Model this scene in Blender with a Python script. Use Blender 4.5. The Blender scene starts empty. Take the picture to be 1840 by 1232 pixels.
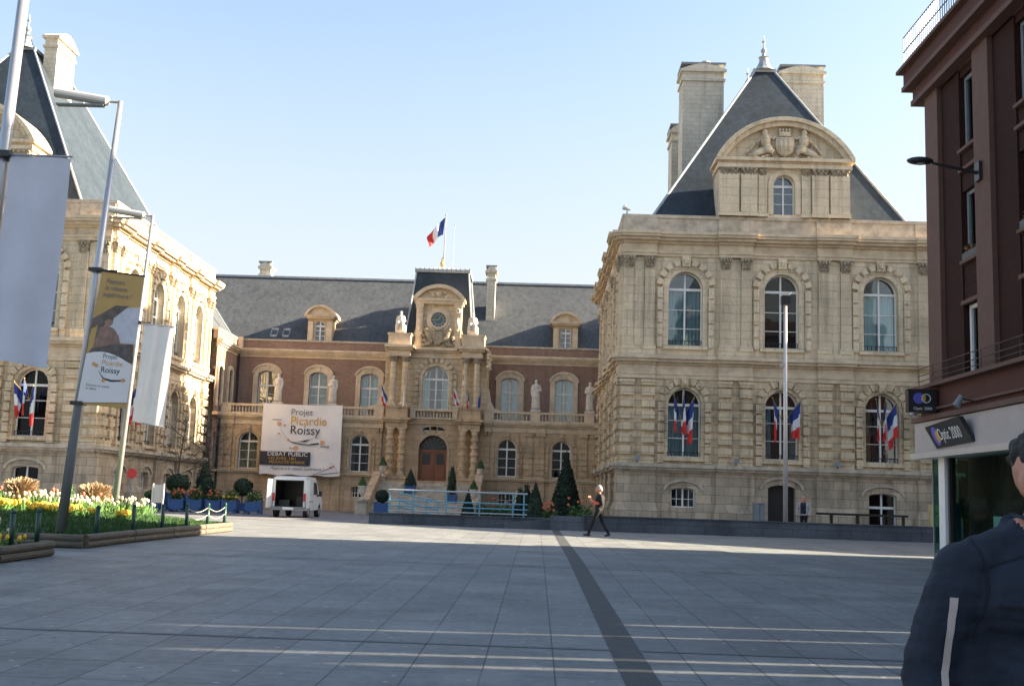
import bpy, bmesh, math, random
from mathutils import Vector, Matrix, noise
R=random.Random(7)
S=bpy.context.scene
COL=S.collection
rad=math.radians
# ---------------- camera, sky, sun, exposure ----------------
FPX=2000.0
XC=Vector((0.9992392543,0.0212918829,0.0326736641)); YC=Vector((-0.0294525808,-0.1371593388,0.9901110348)); ZC=Vector((0.0255628264,-0.9903201359,-0.1364278945))
cd=bpy.data.cameras.new('camera'); cam=bpy.data.objects.new('camera',cd); COL.objects.link(cam)
m=Matrix((XC,YC,ZC)).transposed().to_4x4(); m.translation=Vector((0,0,1.3)); cam.matrix_world=m
cd.sensor_fit='HORIZONTAL'; cd.sensor_width=36; cd.lens=36*FPX/1840.; cd.clip_end=3000; cd.clip_start=.05
S.camera=cam
SUN_E=24.0; SUN_A=4.0       # elevation; degrees behind the facades' plane, sun stands to the right
w=bpy.data.worlds.new('World'); S.world=w; w.use_nodes=True
nt=w.node_tree; bg=nt.nodes['Background']
sk=nt.nodes.new('ShaderNodeTexSky'); sk.sky_type='NISHITA'; sk.sun_disc=False
sk.sun_elevation=rad(SUN_E); sk.sun_rotation=rad(90-SUN_A); sk.air_density=1.2; sk.dust_density=2.6; sk.ozone_density=1.0
# summer haze low in the sky, by height above the horizon
tc_=nt.nodes.new('ShaderNodeTexCoord'); sp_=nt.nodes.new('ShaderNodeSeparateXYZ'); nt.links.new(tc_.outputs['Generated'],sp_.inputs[0])
mr_=nt.nodes.new('ShaderNodeMapRange'); mr_.inputs[1].default_value=0.0; mr_.inputs[2].default_value=.5; mr_.inputs[3].default_value=.86; mr_.inputs[4].default_value=.0; mr_.interpolation_type='SMOOTHSTEP'; nt.links.new(sp_.outputs[2],mr_.inputs[0])
mx_=nt.nodes.new('ShaderNodeMixRGB'); nt.links.new(mr_.outputs[0],mx_.inputs[0]); nt.links.new(sk.outputs[0],mx_.inputs[1]); mx_.inputs[2].default_value=(2.62,2.56,2.6,1)
nt.links.new(mx_.outputs[0],bg.inputs[0]); bg.inputs[1].default_value=0.06
sl=bpy.data.lights.new('sun','SUN'); sl.energy=5.0; sl.angle=rad(.6); sl.color=(1,.84,.62)
so=bpy.data.objects.new('sun',sl); COL.objects.link(so)
sd=Vector((-math.cos(rad(SUN_E))*math.cos(rad(SUN_A)),-math.cos(rad(SUN_E))*math.sin(rad(SUN_A)),-math.sin(rad(SUN_E))))
so.rotation_euler=sd.to_track_quat('-Z','Y').to_euler()
S.view_settings.view_transform='Standard'; S.view_settings.look='None'; S.view_settings.exposure=2.5; S.view_settings.gamma=1
S.render.film_transparent=False

def at(px,py,Y):           # point of the photographed place seen at that pixel, at distance Y
    d=XC_row(px,py); t=Y/d.y; return (d.x*t,Y,1.3+d.z*t)
def XC_row(px,py):
    c=Vector((px-920,-(py-616),-FPX)); return Vector((XC.x*c.x+YC.x*c.y+ZC.x*c.z, XC.y*c.x+YC.y*c.y+ZC.y*c.z, XC.z*c.x+YC.z*c.y+ZC.z*c.z))
def gz(y):
    return 0.0 if y>=24 else (-.24 if y<=2 else -.24*(24-y)/22.)

# ---------------- materials ----------------
def mat(name,col,rough=.7,var=0,scale=4,metal=0,bump=0,bscale=20,spec=.5,col2=None,stretch=None,coat=0):
    M=bpy.data.materials.new(name); M.use_nodes=True; n=M.node_tree; b=n.nodes['Principled BSDF']
    b.inputs['Roughness'].default_value=rough; b.inputs['Metallic'].default_value=metal; b.inputs['Specular IOR Level'].default_value=spec
    b.inputs['Coat Weight'].default_value=coat
    b.inputs['Base Color'].default_value=(*col,1)
    if var or col2 or bump:
        g=n.nodes.new('ShaderNodeNewGeometry'); vec=g.outputs['Position']
        tc=n.nodes.new('ShaderNodeTexCoord'); vec=tc.outputs['Object']
        if stretch:
            mp=n.nodes.new('ShaderNodeMapping'); mp.inputs['Scale'].default_value=stretch; n.links.new(vec,mp.inputs[0]); vec=mp.outputs[0]
    if var or col2:
        a=n.nodes.new('ShaderNodeTexNoise'); a.inputs['Scale'].default_value=scale; a.inputs['Detail'].default_value=6; a.inputs['Roughness'].default_value=.65
        n.links.new(vec,a.inputs[0])
        r=n.nodes.new('ShaderNodeValToRGB'); r.color_ramp.elements[0].position=.3; r.color_ramp.elements[1].position=.72
        c2=col2 or tuple(min(1,c*(1+var)) for c in col); c1=col if col2 else tuple(c*(1-var) for c in col)
        r.color_ramp.elements[0].color=(*c1,1); r.color_ramp.elements[1].color=(*c2,1)
        n.links.new(a.outputs[0],r.inputs[0]); n.links.new(r.outputs[0],b.inputs['Base Color'])
    if bump:
        a2=n.nodes.new('ShaderNodeTexNoise'); a2.inputs['Scale'].default_value=bscale; a2.inputs['Detail'].default_value=5
        n.links.new(vec,a2.inputs[0]); bp=n.nodes.new('ShaderNodeBump'); bp.inputs['Strength'].default_value=bump; bp.inputs['Distance'].default_value=.02
        n.links.new(a2.outputs[0],bp.inputs['Height']); n.links.new(bp.outputs[0],b.inputs['Normal'])
    return M
def N(n,t,**k):
    x=n.nodes.new(t)
    for a,b in k.items(): setattr(x,a,b)
    return x
def masonry(name,c1,c2,mortar,bw,bh,ms=.012,blotch=(.75,1.15),stain=.0,rough=.85,bump=.4,bumpd=.02,off=.5,uv='wall',fine=18,dirt=None):
    M=bpy.data.materials.new(name); M.use_nodes=True; n=M.node_tree; b=n.nodes['Principled BSDF']; L=n.links.new
    b.inputs['Roughness'].default_value=rough; b.inputs['Specular IOR Level'].default_value=.25
    g=N(n,'ShaderNodeNewGeometry'); sx=N(n,'ShaderNodeSeparateXYZ'); L(g.outputs['Position'],sx.inputs[0])
    cb=N(n,'ShaderNodeCombineXYZ')
    if uv=='wall':
        ad=N(n,'ShaderNodeMath',operation='ADD'); L(sx.outputs[0],ad.inputs[0]); L(sx.outputs[1],ad.inputs[1]); L(ad.outputs[0],cb.inputs[0]); L(sx.outputs[2],cb.inputs[1])
    else:
        a1=N(n,'ShaderNodeMath',operation='ADD'); a1.inputs[1].default_value=uv[0]; L(sx.outputs[0],a1.inputs[0]); L(a1.outputs[0],cb.inputs[1]); L(sx.outputs[1],cb.inputs[0])
    br=N(n,'ShaderNodeTexBrick'); br.offset=off; L(cb.outputs[0],br.inputs['Vector'])
    br.inputs['Scale'].default_value=1; br.inputs['Brick Width'].default_value=bw; br.inputs['Row Height'].default_value=bh; br.inputs['Mortar Size'].default_value=ms; br.inputs['Mortar Smooth'].default_value=.3
    br.inputs['Color1'].default_value=(*c1,1); br.inputs['Color2'].default_value=(*c2,1); br.inputs['Mortar'].default_value=(*mortar,1); br.inputs['Bias'].default_value=0
    no=N(n,'ShaderNodeTexNoise'); no.inputs['Scale'].default_value=.55; no.inputs['Detail'].default_value=7; no.inputs['Roughness'].default_value=.7; L(g.outputs['Position'],no.inputs[0])
    mr=N(n,'ShaderNodeMapRange'); mr.inputs[1].default_value=.3; mr.inputs[2].default_value=.7; mr.inputs[3].default_value=blotch[0]; mr.inputs[4].default_value=blotch[1]; L(no.outputs[0],mr.inputs[0])
    n2=N(n,'ShaderNodeTexNoise'); n2.inputs['Scale'].default_value=fine; n2.inputs['Detail'].default_value=4; L(g.outputs['Position'],n2.inputs[0])
    m2=N(n,'ShaderNodeMapRange'); m2.inputs[1].default_value=.3; m2.inputs[2].default_value=.7; m2.inputs[3].default_value=.82; m2.inputs[4].default_value=1.12; L(n2.outputs[0],m2.inputs[0])
    mu=N(n,'ShaderNodeMath',operation='MULTIPLY'); L(mr.outputs[0],mu.inputs[0]); L(m2.outputs[0],mu.inputs[1])
    last=mu
    if stain:   # rain streaks and soot, long vertical marks
        mp=N(n,'ShaderNodeMapping'); mp.inputs['Scale'].default_value=(2.2,2.2,.16); L(g.outputs['Position'],mp.inputs[0])
        n3=N(n,'ShaderNodeTexNoise'); n3.inputs['Scale'].default_value=1.4; n3.inputs['Detail'].default_value=5; L(mp.outputs[0],n3.inputs[0])
        m3=N(n,'ShaderNodeMapRange'); m3.inputs[1].default_value=.5; m3.inputs[2].default_value=.72; m3.inputs[3].default_value=1; m3.inputs[4].default_value=1-stain; L(n3.outputs[0],m3.inputs[0])
        m4=N(n,'ShaderNodeMath',operation='MULTIPLY'); L(mu.outputs[0],m4.inputs[0]); L(m3.outputs[0],m4.inputs[1]); last=m4
    vm=N(n,'ShaderNodeVectorMath',operation='SCALE'); L(br.outputs['Color'],vm.inputs[0]); L(last.outputs[0],vm.inputs['Scale'])
    L(vm.outputs[0],b.inputs['Base Color'])
    hh=N(n,'ShaderNodeMath',operation='SUBTRACT'); L(n2.outputs[0],hh.inputs[0]); L(br.outputs['Fac'],hh.inputs[1])
    bp=N(n,'ShaderNodeBump'); bp.inputs['Strength'].default_value=bump; bp.inputs['Distance'].default_value=bumpd; L(hh.outputs[0],bp.inputs['Height']); L(bp.outputs[0],b.inputs['Normal'])
    return M
def glassmat(name,tint=(.5,.62,.66),fac=.35,rough=.03,ior=1.5):
    M=bpy.data.materials.new(name); M.use_nodes=True; n=M.node_tree; L=n.links.new
    for x in list(n.nodes):
        if x.type=='BSDF_PRINCIPLED': n.nodes.remove(x)
    o=[x for x in n.nodes if x.type=='OUTPUT_MATERIAL'][0]
    t=N(n,'ShaderNodeBsdfTransparent'); t.inputs[0].default_value=(*tint,1); g=N(n,'ShaderNodeBsdfGlossy'); g.inputs['Roughness'].default_value=rough; g.inputs[0].default_value=(.9,.95,1,1)
    no=N(n,'ShaderNodeTexNoise'); no.inputs['Scale'].default_value=1.3; bp=N(n,'ShaderNodeBump'); bp.inputs['Strength'].default_value=.12; bp.inputs['Distance'].default_value=.03
    tc=N(n,'ShaderNodeNewGeometry'); L(tc.outputs['Position'],no.inputs[0]); L(no.outputs[0],bp.inputs['Height']); L(bp.outputs[0],g.inputs['Normal'])
    lw=N(n,'ShaderNodeLayerWeight'); pw=N(n,'ShaderNodeMath',operation='POWER'); pw.inputs[1].default_value=5; L(lw.outputs['Facing'],pw.inputs[0]); fr=N(n,'ShaderNodeMath',operation='MULTIPLY'); fr.inputs[1].default_value=(ior-1)*1.6; L(pw.outputs[0],fr.inputs[0]); ad=N(n,'ShaderNodeMath',operation='ADD',use_clamp=True); ad.inputs[1].default_value=fac; L(fr.outputs[0],ad.inputs[0])
    mx=N(n,'ShaderNodeMixShader'); L(ad.outputs[0],mx.inputs[0]); L(t.outputs[0],mx.inputs[1]); L(g.outputs[0],mx.inputs[2]); L(mx.outputs[0],o.inputs[0])
    return M
stoneA=masonry('stone_blocks',(.72,.575,.385),(.65,.515,.345),(.36,.28,.195),.85,.36,.012,blotch=(.72,1.14),stain=.38,bump=.8)
stoneR=masonry('stone_light',(.77,.64,.455),(.71,.585,.415),(.54,.44,.33),.9,.42,.008,blotch=(.76,1.12),stain=.32,bump=.8)
stoneW=masonry('stone_warm',(.60,.44,.28),(.52,.38,.24),(.33,.235,.15),.8,.34,.008,blotch=(.78,1.12),stain=.35)
plinthS=masonry('stone_plinth',(.60,.48,.345),(.45,.37,.27),(.27,.215,.16),.8,.42,.014,blotch=(.62,1.15),stain=.4)
trim=mat('stone_trim',(.62,.50,.355),.85,.25,1.8,bump=.25,bscale=9,spec=.2)
trimG=mat('stone_grey_trim',(.49,.42,.33),.85,.35,2.2,bump=.3,bscale=12,spec=.2)
carve=mat('carved_stone',(.34,.285,.205),.9,.55,7,bump=1,bscale=14,spec=.2)
statueM=mat('statue_stone',(.62,.56,.48),.8,.18,3,bump=.3,bscale=20,spec=.2)
brickO=masonry('old_brick',(.33,.195,.145),(.24,.14,.105),(.33,.25,.19),.23,.075,.012,blotch=(.85,1.12),stain=.15,bump=.3,bumpd=.01)
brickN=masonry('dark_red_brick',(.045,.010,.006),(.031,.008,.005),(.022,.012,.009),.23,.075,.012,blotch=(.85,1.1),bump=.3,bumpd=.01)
conc=mat('pink_concrete',(.125,.066,.05),.8,.12,3,bump=.1)
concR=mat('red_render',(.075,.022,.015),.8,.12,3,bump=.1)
chim=masonry('chimney_stone',(.68,.62,.50),(.60,.55,.45),(.40,.37,.30),.55,.26,.010,blotch=(.75,1.12),stain=.25)
slate=masonry('slate',(.036,.049,.064),(.029,.041,.054),(.02,.028,.037),.22,.14,.006,blotch=(.75,1.25),stain=.22,rough=.55,bump=.3,bumpd=.01,fine=5)
slateL=masonry('weathered_slate',(.088,.097,.107),(.074,.082,.092),(.054,.06,.068),.12,.10,.004,blotch=(.85,1.15),stain=.3,rough=.6,bump=.3,bumpd=.01,fine=5)
lead=mat('lead',(.33,.36,.38),.5,.2,3,metal=.3)
white=mat('white_paint',(.78,.77,.74),.5,.06,5)
glassU=glassmat('window_glass',(.6,.78,.8),.14)
glassD=glassmat('dark_window_glass',(.35,.4,.42),.02)
shopG=glassmat('shop_glass',(.35,.6,.54),.02,ior=1.16)
curt=mat('curtain',(.60,.62,.60),.9,.2,2,stretch=(9,9,.3))
curtD=mat('grey_curtain',(.30,.33,.34),.9,.3,2,stretch=(9,9,.3))
orangeC=mat('ochre_blind',(.42,.26,.13),.9,.3,2,stretch=(5,5,.6))
dark=mat('dark_interior',(.03,.03,.03),.9)
wood=mat('door_wood',(.26,.085,.035),.5,.25,3,stretch=(8,8,.8))
bluep=mat('blue_paint',(.03,.09,.24),.5,.15,6)
railB=mat('blue_rail_paint',(.10,.30,.42),.4,.1,6)
railW=mat('worn_rail_metal',(.32,.38,.42),.4,.1,6)
bluestone=masonry('bluestone',(.10,.115,.14),(.075,.09,.11),(.05,.06,.07),1.2,.35,.012,blotch=(.7,1.3),stain=.25,rough=.7)
pave=masonry('plaza_paving',(.225,.235,.235),(.175,.185,.188),(.075,.078,.078),.86,.61,.009,blotch=(.72,1.12),rough=.6,bump=.25,bumpd=.006,off=0,uv=(-.2,0),fine=9)
def smudges(M):     # old chewing gum and pale scuffs on the slabs
    n=M.node_tree; L=n.links.new; b=n.nodes['Principled BSDF']; src=b.inputs['Base Color'].links[0].from_socket
    g=N(n,'ShaderNodeNewGeometry'); mp=N(n,'ShaderNodeMapping'); mp.inputs['Scale'].default_value=(1,1,0); L(g.outputs['Position'],mp.inputs[0]); last=src
    for sc,th,col,am in ((1.6,.045,(.40,.40,.39,1),.8),(2.3,.04,(.05,.05,.05,1),.8),(.42,.16,(.10,.10,.10,1),.35),(.3,.12,(.33,.33,.31,1),.3)):
        v=N(n,'ShaderNodeTexVoronoi',voronoi_dimensions='2D'); v.inputs['Scale'].default_value=sc; no=N(n,'ShaderNodeTexNoise'); no.inputs['Scale'].default_value=3; L(mp.outputs[0],no.inputs[0])
        ad=N(n,'ShaderNodeMixRGB'); ad.inputs[0].default_value=.12; L(mp.outputs[0],ad.inputs[1]); L(no.outputs['Color'],ad.inputs[2]); L(ad.outputs[0],v.inputs['Vector'])
        m=N(n,'ShaderNodeMapRange'); m.inputs[1].default_value=th*.5; m.inputs[2].default_value=th; m.inputs[3].default_value=am; m.inputs[4].default_value=0; L(v.outputs['Distance'],m.inputs[0])
        x=N(n,'ShaderNodeMixRGB'); L(m.outputs[0],x.inputs[0]); L(last,x.inputs[1]); x.inputs[2].default_value=col; last=x.outputs[0]
    L(last,b.inputs['Base Color'])
smudges(pave)
bandM=mat('dark_paving_band',(.045,.05,.052),.7,.3,6,bump=.1)
jointM=mat('drain_joint',(.10,.095,.095),.8,.2,5)
grassM=mat('grass',(.018,.06,.008),.8,.45,1.5)
soil=mat('soil',(.06,.045,.03),.95,.3,5,bump=.5)
foliD=mat('dark_foliage',(.012,.030,.014),.8,.4,3)
foli=mat('foliage',(.045,.10,.025),.8,.4,3)
foliL=mat('leaf_green',(.09,.20,.04),.7,.3,3)
barkM=mat('bark',(.10,.085,.07),.9,.3,5,bump=.5)
metalG=mat('galvanised_pole',(.42,.42,.43),.35,.06,3,metal=.6)
metalP=mat('painted_pole',(.58,.55,.52),.35,.06,3,metal=.3)
fasc=mat('fascia_paint',(.42,.37,.35),.5,.08,2)
black=mat('black_metal',(.02,.02,.022),.4)
greyM=mat('grey_metal',(.2,.22,.23),.5,.1,4)
greenP=mat('dark_green_paint',(.008,.05,.035),.4,.1,4)
ropeM=mat('rope',(.45,.42,.33),.9,.1,20)
logM=mat('log_wood',(.13,.11,.08),.85,.3,3,bump=.5,stretch=(1,1,4))
cloth=mat('banner_cloth',(.84,.80,.78),.85,.05,1.5)
clothG=mat('grey_banner_cloth',(.62,.62,.68),.85,.08,2)
amber=mat('amber_print',(.62,.36,.05),.85,.05,3)
ink=mat('ink_print',(.045,.04,.05),.8)
dotM=mat('orange_print',(.72,.38,.16),.8)
fb=mat('flag_blue',(.03,.06,.26),.8,.1,6); fw=mat('flag_white',(.75,.75,.75),.8,.05,6); fr_=mat('flag_red',(.62,.035,.03),.8,.1,6)
vanW=mat('van_white_paint',(.62,.64,.65),.35,.03,2,coat=.3)
rubber=mat('rubber',(.02,.02,.02),.8)
redP=mat('red_lamp',(.45,.02,.02),.3)
yel=mat('yellow_paint',(.55,.47,.22),.5,.1,4)
skin=mat('skin',(.52,.23,.15),.55,.08,8)
navy=mat('navy_jacket',(.012,.018,.032),.85,.4,7,bump=1.0,bscale=9)
blackc=mat('black_clothes',(.006,.006,.007),.8,.2,8)
trouM=mat('dark_trousers',(.010,.011,.014),.85,.2,8)
gold=mat('gold_leaf',(.6,.42,.12),.4,metal=.6)
petW=mat('white_petals',(.62,.57,.36),.6,.08,9); petY=mat('yellow_petals',(.80,.50,.03),.6,.15,9); petR=mat('orange_red_petals',(.65,.12,.06),.6,.2,9)
tuftM=mat('dry_plume',(.40,.29,.17),.9,.3,6)
asph=mat('grey_asphalt',(.15,.15,.16),.85,.15,.6,bump=.2)

# ---------------- mesh helpers ----------------
class Fr:
    def __init__(s,o,u=(1,0),n=(0,-1)): s.o=o; s.u=u; s.n=n
    def p(s,u,d,z): return (s.o[0]+u*s.u[0]+d*s.n[0], s.o[1]+u*s.u[1]+d*s.n[1], z)
W=Fr((0,0),(1,0),(0,1))
class MB:
    def __init__(s,f=W): s.v=[]; s.f=[]; s.m=[]; s.F=f; s.mi=0
    def vert(s,p): s.v.append(p); return len(s.v)-1
    def face(s,pts,uvw=True):
        i=[s.vert(s.F.p(*q) if uvw else q) for q in pts]; s.f.append(i); s.m.append(s.mi)
    def hexa(s,P):
        i=[s.vert(s.F.p(*q)) for q in P]
        for q in ((0,1,2,3),(7,6,5,4),(0,4,5,1),(1,5,6,2),(2,6,7,3),(3,7,4,0)): s.f.append([i[k] for k in q]); s.m.append(s.mi)
    def box(s,u0,u1,d0,d1,z0,z1,t=0):   # t shrinks the top
        s.hexa([(u0,d0,z0),(u1,d0,z0),(u1,d1,z0),(u0,d1,z0),(u0+t,d0+t,z1),(u1-t,d0+t,z1),(u1-t,d1-t,z1),(u0+t,d1-t,z1)])
    def prism(s,out,d0,d1,axis='d'):   # outline in (u,z)
        n=len(out); a=[s.vert(s.F.p(u,d0,z)) for u,z in out]; b=[s.vert(s.F.p(u,d1,z)) for u,z in out]
        s.f.append(a); s.m.append(s.mi); s.f.append(b[::-1]); s.m.append(s.mi)
        for k in range(n): s.f.append([a[k],b[k],b[(k+1)%n],a[(k+1)%n]]); s.m.append(s.mi)
    def ring(s,uc,zc,ru0,rz0,ru1,rz1,d0,d1,a0=0,a1=180,n=16):
        pr=None
        for k in range(n+1):
            a=rad(a0+(a1-a0)*k/n); c,si=math.cos(a),math.sin(a)
            q=[(uc+ru0*c,d0,zc+rz0*si),(uc+ru1*c,d0,zc+rz1*si),(uc+ru1*c,d1,zc+rz1*si),(uc+ru0*c,d1,zc+rz0*si)]
            i=[s.vert(s.F.p(*x)) for x in q]
            if pr:
                for j in range(4): s.f.append([pr[j],i[j],i[(j+1)%4],pr[(j+1)%4]]); s.m.append(s.mi)
            else: s.f.append(i); s.m.append(s.mi)
            pr=i
        s.f.append(pr[::-1]); s.m.append(s.mi)
    def tube(s,pts,rs,n=8,cap=True):
        if not isinstance(rs,(list,tuple)): rs=[rs]*len(pts)
        pts=[Vector(p) for p in pts]; rings=[]
        for k,p in enumerate(pts):
            t=(pts[min(k+1,len(pts)-1)]-pts[max(k-1,0)]).normalized()
            a=t.cross(Vector((0,0,1)));
            if a.length<.05: a=t.cross(Vector((1,0,0)))
            a.normalize(); b=t.cross(a)
            rings.append([s.vert(tuple(p+(a*math.cos(2*math.pi*j/n)+b*math.sin(2*math.pi*j/n))*rs[k])) for j in range(n)])
        for A,B in zip(rings,rings[1:]):
            for j in range(n): s.f.append([A[j],A[(j+1)%n],B[(j+1)%n],B[j]]); s.m.append(s.mi)
        if cap: s.f.append(rings[0][::-1]); s.m.append(s.mi); s.f.append(rings[-1]); s.m.append(s.mi)
    def lathe(s,c,prof,n=14,sq=1):   # prof (r,z); c world (x,y,z)
        rings=[[s.vert((c[0]+r*math.cos(2*math.pi*j/n),c[1]+sq*r*math.sin(2*math.pi*j/n),c[2]+z)) for j in range(n)] for r,z in prof]
        for A,B in zip(rings,rings[1:]):
            for j in range(n): s.f.append([A[j],A[(j+1)%n],B[(j+1)%n],B[j]]); s.m.append(s.mi)
        s.f.append(rings[0][::-1]); s.m.append(s.mi); s.f.append(rings[-1]); s.m.append(s.mi)
    def ball(s,c,r,sc=(1,1,1),n=8,jit=0):
        m_=max(4,n//2+1); rings=[]
        for i in range(1,m_):
            a=math.pi*i/m_
            rings.append([s.vert(tuple(c[k]+r*sc[k]*(1+jit*(R.random()-.5))*x for k,x in enumerate((math.sin(a)*math.cos(2*math.pi*j/n),math.sin(a)*math.sin(2*math.pi*j/n),math.cos(a))))) for j in range(n)])
        t=s.vert((c[0],c[1],c[2]+r*sc[2])); b=s.vert((c[0],c[1],c[2]-r*sc[2]))
        for j in range(n):
            s.f.append([t,rings[0][j],rings[0][(j+1)%n]]); s.m.append(s.mi); s.f.append([b,rings[-1][(j+1)%n],rings[-1][j]]); s.m.append(s.mi)
        for A,B in zip(rings,rings[1:]):
            for j in range(n): s.f.append([A[j],B[j],B[(j+1)%n],A[(j+1)%n]]); s.m.append(s.mi)
    def build(s,name,mats,parent=None,smooth=False,recalc=True,origin=None):
        me=bpy.data.meshes.new(name); v=s.v
        if origin: v=[(x-origin[0],y-origin[1],z-origin[2]) for x,y,z in v]
        me.from_pydata(v,[],s.f)
        for M in (mats if isinstance(mats,(list,tuple)) else [mats]): me.materials.append(M)
        for p,k in zip(me.polygons,s.m): p.material_index=k; p.use_smooth=smooth
        if recalc:
            b=bmesh.new(); b.from_mesh(me); bmesh.ops.recalc_face_normals(b,faces=b.faces); b.to_mesh(me); b.free()
        o=bpy.data.objects.new(name,me); COL.objects.link(o)
        if origin: o.location=origin
        if parent:
            o.parent=parent
            # parent stands at a place: keep the world position
            par=parent; off=Vector(o.location)
            o.location=off-world_loc(par)
        return o
def world_loc(o):
    l=Vector((0,0,0))
    while o is not None: l+=Vector(o.location); o=o.parent
    return l
def tag(o,label,cat=None,group=None,kind=None):
    if label: o['label']=label
    if cat: o['category']=cat
    if group: o['group']=group
    if kind: o['kind']=kind
    return o
def thing(name,loc,label,cat,group=None):
    o=bpy.data.objects.new(name,None); COL.objects.link(o); o.location=loc; o.empty_display_size=.2
    return tag(o,label,cat,group)
def kids(o): return [c for c in bpy.data.objects if c.parent==o]
def copy_tree(o,parent=None):
    c=o.copy(); COL.objects.link(c); c.parent=parent
    for ch in kids(o): copy_tree(ch,c)
    return c
def text(body,size,frame,u,d,z,M,name,parent,align='LEFT',th=.004,sx=1,shear=0):
    cu=bpy.data.curves.new('t','FONT'); cu.body=body; cu.size=size; cu.align_x=align; cu.extrude=th; cu.space_character=1.0; cu.shear=shear
    t=bpy.data.objects.new('t',cu); COL.objects.link(t); dg=bpy.context.evaluated_depsgraph_get(); me=bpy.data.meshes.new_from_object(t.evaluated_get(dg))
    bpy.data.objects.remove(t)
    for v in me.vertices:
        x,y,h=v.co; v.co=frame.p(u+x*sx,d+h,z+y) if not callable(frame) else frame(u+x*sx,d+h,z+y)
    me.materials.clear(); me.materials.append(M); me.name=name
    o=bpy.data.objects.new(name,me); COL.objects.link(o)
    if parent: o.parent=parent; o.location=-world_loc(parent)
    return o

# openings: dict(u,hw,zb,zs,r)  r=rise above spring zs
def arcz(o,u):
    t=max(-1,min(1,(u-o['u'])/o['hw'])); return o['zs']+o['r']*math.sqrt(max(0,1-t*t))
def panel(mb,u0,u1,z0,z1,ops=(),d=0,rev=.38,n=14):
    cur=u0
    for o in sorted(ops,key=lambda q:q['u']):
        a,b=o['u']-o['hw'],o['u']+o['hw']
        mb.face([(cur,d,z0),(a,d,z0),(a,d,z1),(cur,d,z1)])
        if o['zb']>z0+.001: mb.face([(a,d,z0),(b,d,z0),(b,d,o['zb']),(a,d,o['zb'])])
        us=[o['u']-o['hw']*math.cos(math.pi*k/n) for k in range(n+1)] if o['r']>0 else [a,b]
        for p,q in zip(us,us[1:]):
            zp,zq=arcz(o,p),arcz(o,q)
            if o['r']<=0: zp=zq=o['zs']
            mb.face([(p,d,zp),(q,d,zq),(q,d,z1),(p,d,z1)])
            mb.face([(p,d,zp),(q,d,zq),(q,d-rev,zq),(p,d-rev,zp)])
        for e in (a,b): mb.face([(e,d,o['zb']),(e,d-rev,o['zb']),(e,d-rev,o['zs']),(e,d,o['zs'])])
        mb.face([(a,d,o['zb']),(b,d,o['zb']),(b,d-rev,o['zb']),(a,d-rev,o['zb'])])
        cur=b
    mb.face([(cur,d,z0),(u1,d,z0),(u1,d,z1),(cur,d,z1)])
def window(par,f,o,rev=.3,bars=(.33,.66),transom=True,glass=None,curtain=None,name='window',grid=0,cw=.35,door=False,fw_=.055,label=None):
    mb=MB(f); u,hw,zb,zs,r=o['u'],o['hw'],o['zb'],o['zs'],o['r']; d=-rev
    fr=fw_; mb.box(u-hw,u-hw+fr,d-.07,d+.03,zb,zs); mb.box(u+hw-fr,u+hw,d-.07,d+.03,zb,zs)
    mb.box(u-hw+fr,u+hw-fr,d-.068,d+.028,zb,zb+fr)
    if r>0: mb.ring(u,zs,hw-fr,max(.02,r-fr),hw,r,d-.07,d+.03,0,180,16)
    else: mb.box(u-hw+fr,u+hw-fr,d-.068,d+.028,zs-fr,zs)
    top=zs+(r if r>0 else 0)
    mb.box(u-.04,u+.04,d-.066,d+.04,zb+fr,top-fr*.8)
    if transom:
        tz=zs if r>.35 else zs-.28*(zs-zb); mb.box(u-hw+fr,u+hw-fr,d-.064,d+.034,tz-.06,tz+.06)
    else: tz=zs
    for b in bars:
        z=zb+(tz-zb)*b; mb.box(u-hw+fr,u+hw-fr,d-.05,d+.012,z-.016,z+.016)
    for g in range(grid):
        for s in (-1,1):
            x=u+s*hw*(g+1)/(grid+1); mb.box(x-.016,x+.016,d-.048,d+.010,zb+fr,zs+r*.7)
    w_=mb.build(name,white,par)
    if label: w_['label']=label
    def outl(dd,grow=0):
        pts=[(u-hw-grow,zb),(u+hw+grow,zb)]
        if r>0: pts+=[(u+(hw+grow)*math.cos(math.pi*k/14),zs+(r+grow)*math.sin(math.pi*k/14)) for k in range(15)]
        else: pts+=[(u+hw,zs),(u-hw,zs)]
        return [(p,dd,z) for p,z in pts]
    g=MB(f); g.face(outl(d-.03)); g.build('pane',glass or glassU,w_,recalc=False)
    bk=MB(f); bk.face(outl(d-.5,.25)); bk.build('interior',dark,w_,recalc=False)
    if curtain:
        c=MB(f); cm,mode=curtain
        for s in (-1,1):
            n=16; e0=u+s*.05 if mode=='full' else u+s*hw*(1-cw*1.3); e1=u+s*(hw+.05)
            P=[e0+(e1-e0)*k/n for k in range(n+1)]
            for k in range(n):
                da,db=d-.16+.03*math.sin(k*1.9+u),d-.16+.03*math.sin((k+1)*1.9+u)
                zt=zs-.02 if mode!='tall' else zs+r*.6
                c.face([(P[k],da,zb+.03),(P[k+1],db,zb+.03),(P[k+1],db,zt),(P[k],da,zt)])
        c.build('curtain',cm,w_,smooth=True,recalc=False)
    return w_
def layers(mb,u0,u1,prof,ress=(),rd=.14,e0=0,e1=0):
    """prof: [(depth,z0,z1)] stacked mouldings; ress: intervals where it steps forward"""
    for k,(d,z0,z1) in enumerate(prof):
        mb.box(u0-(d if e0 else 0),u1+(d if e1 else 0),-.05,d,z0,z1)
        for a,b in ress:
            g=.04+d*.25; mb.box(a-g,b+g,-.04,d+rd,z0-.003,z1+.003 if k==len(prof)-1 else z1-.002)
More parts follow.
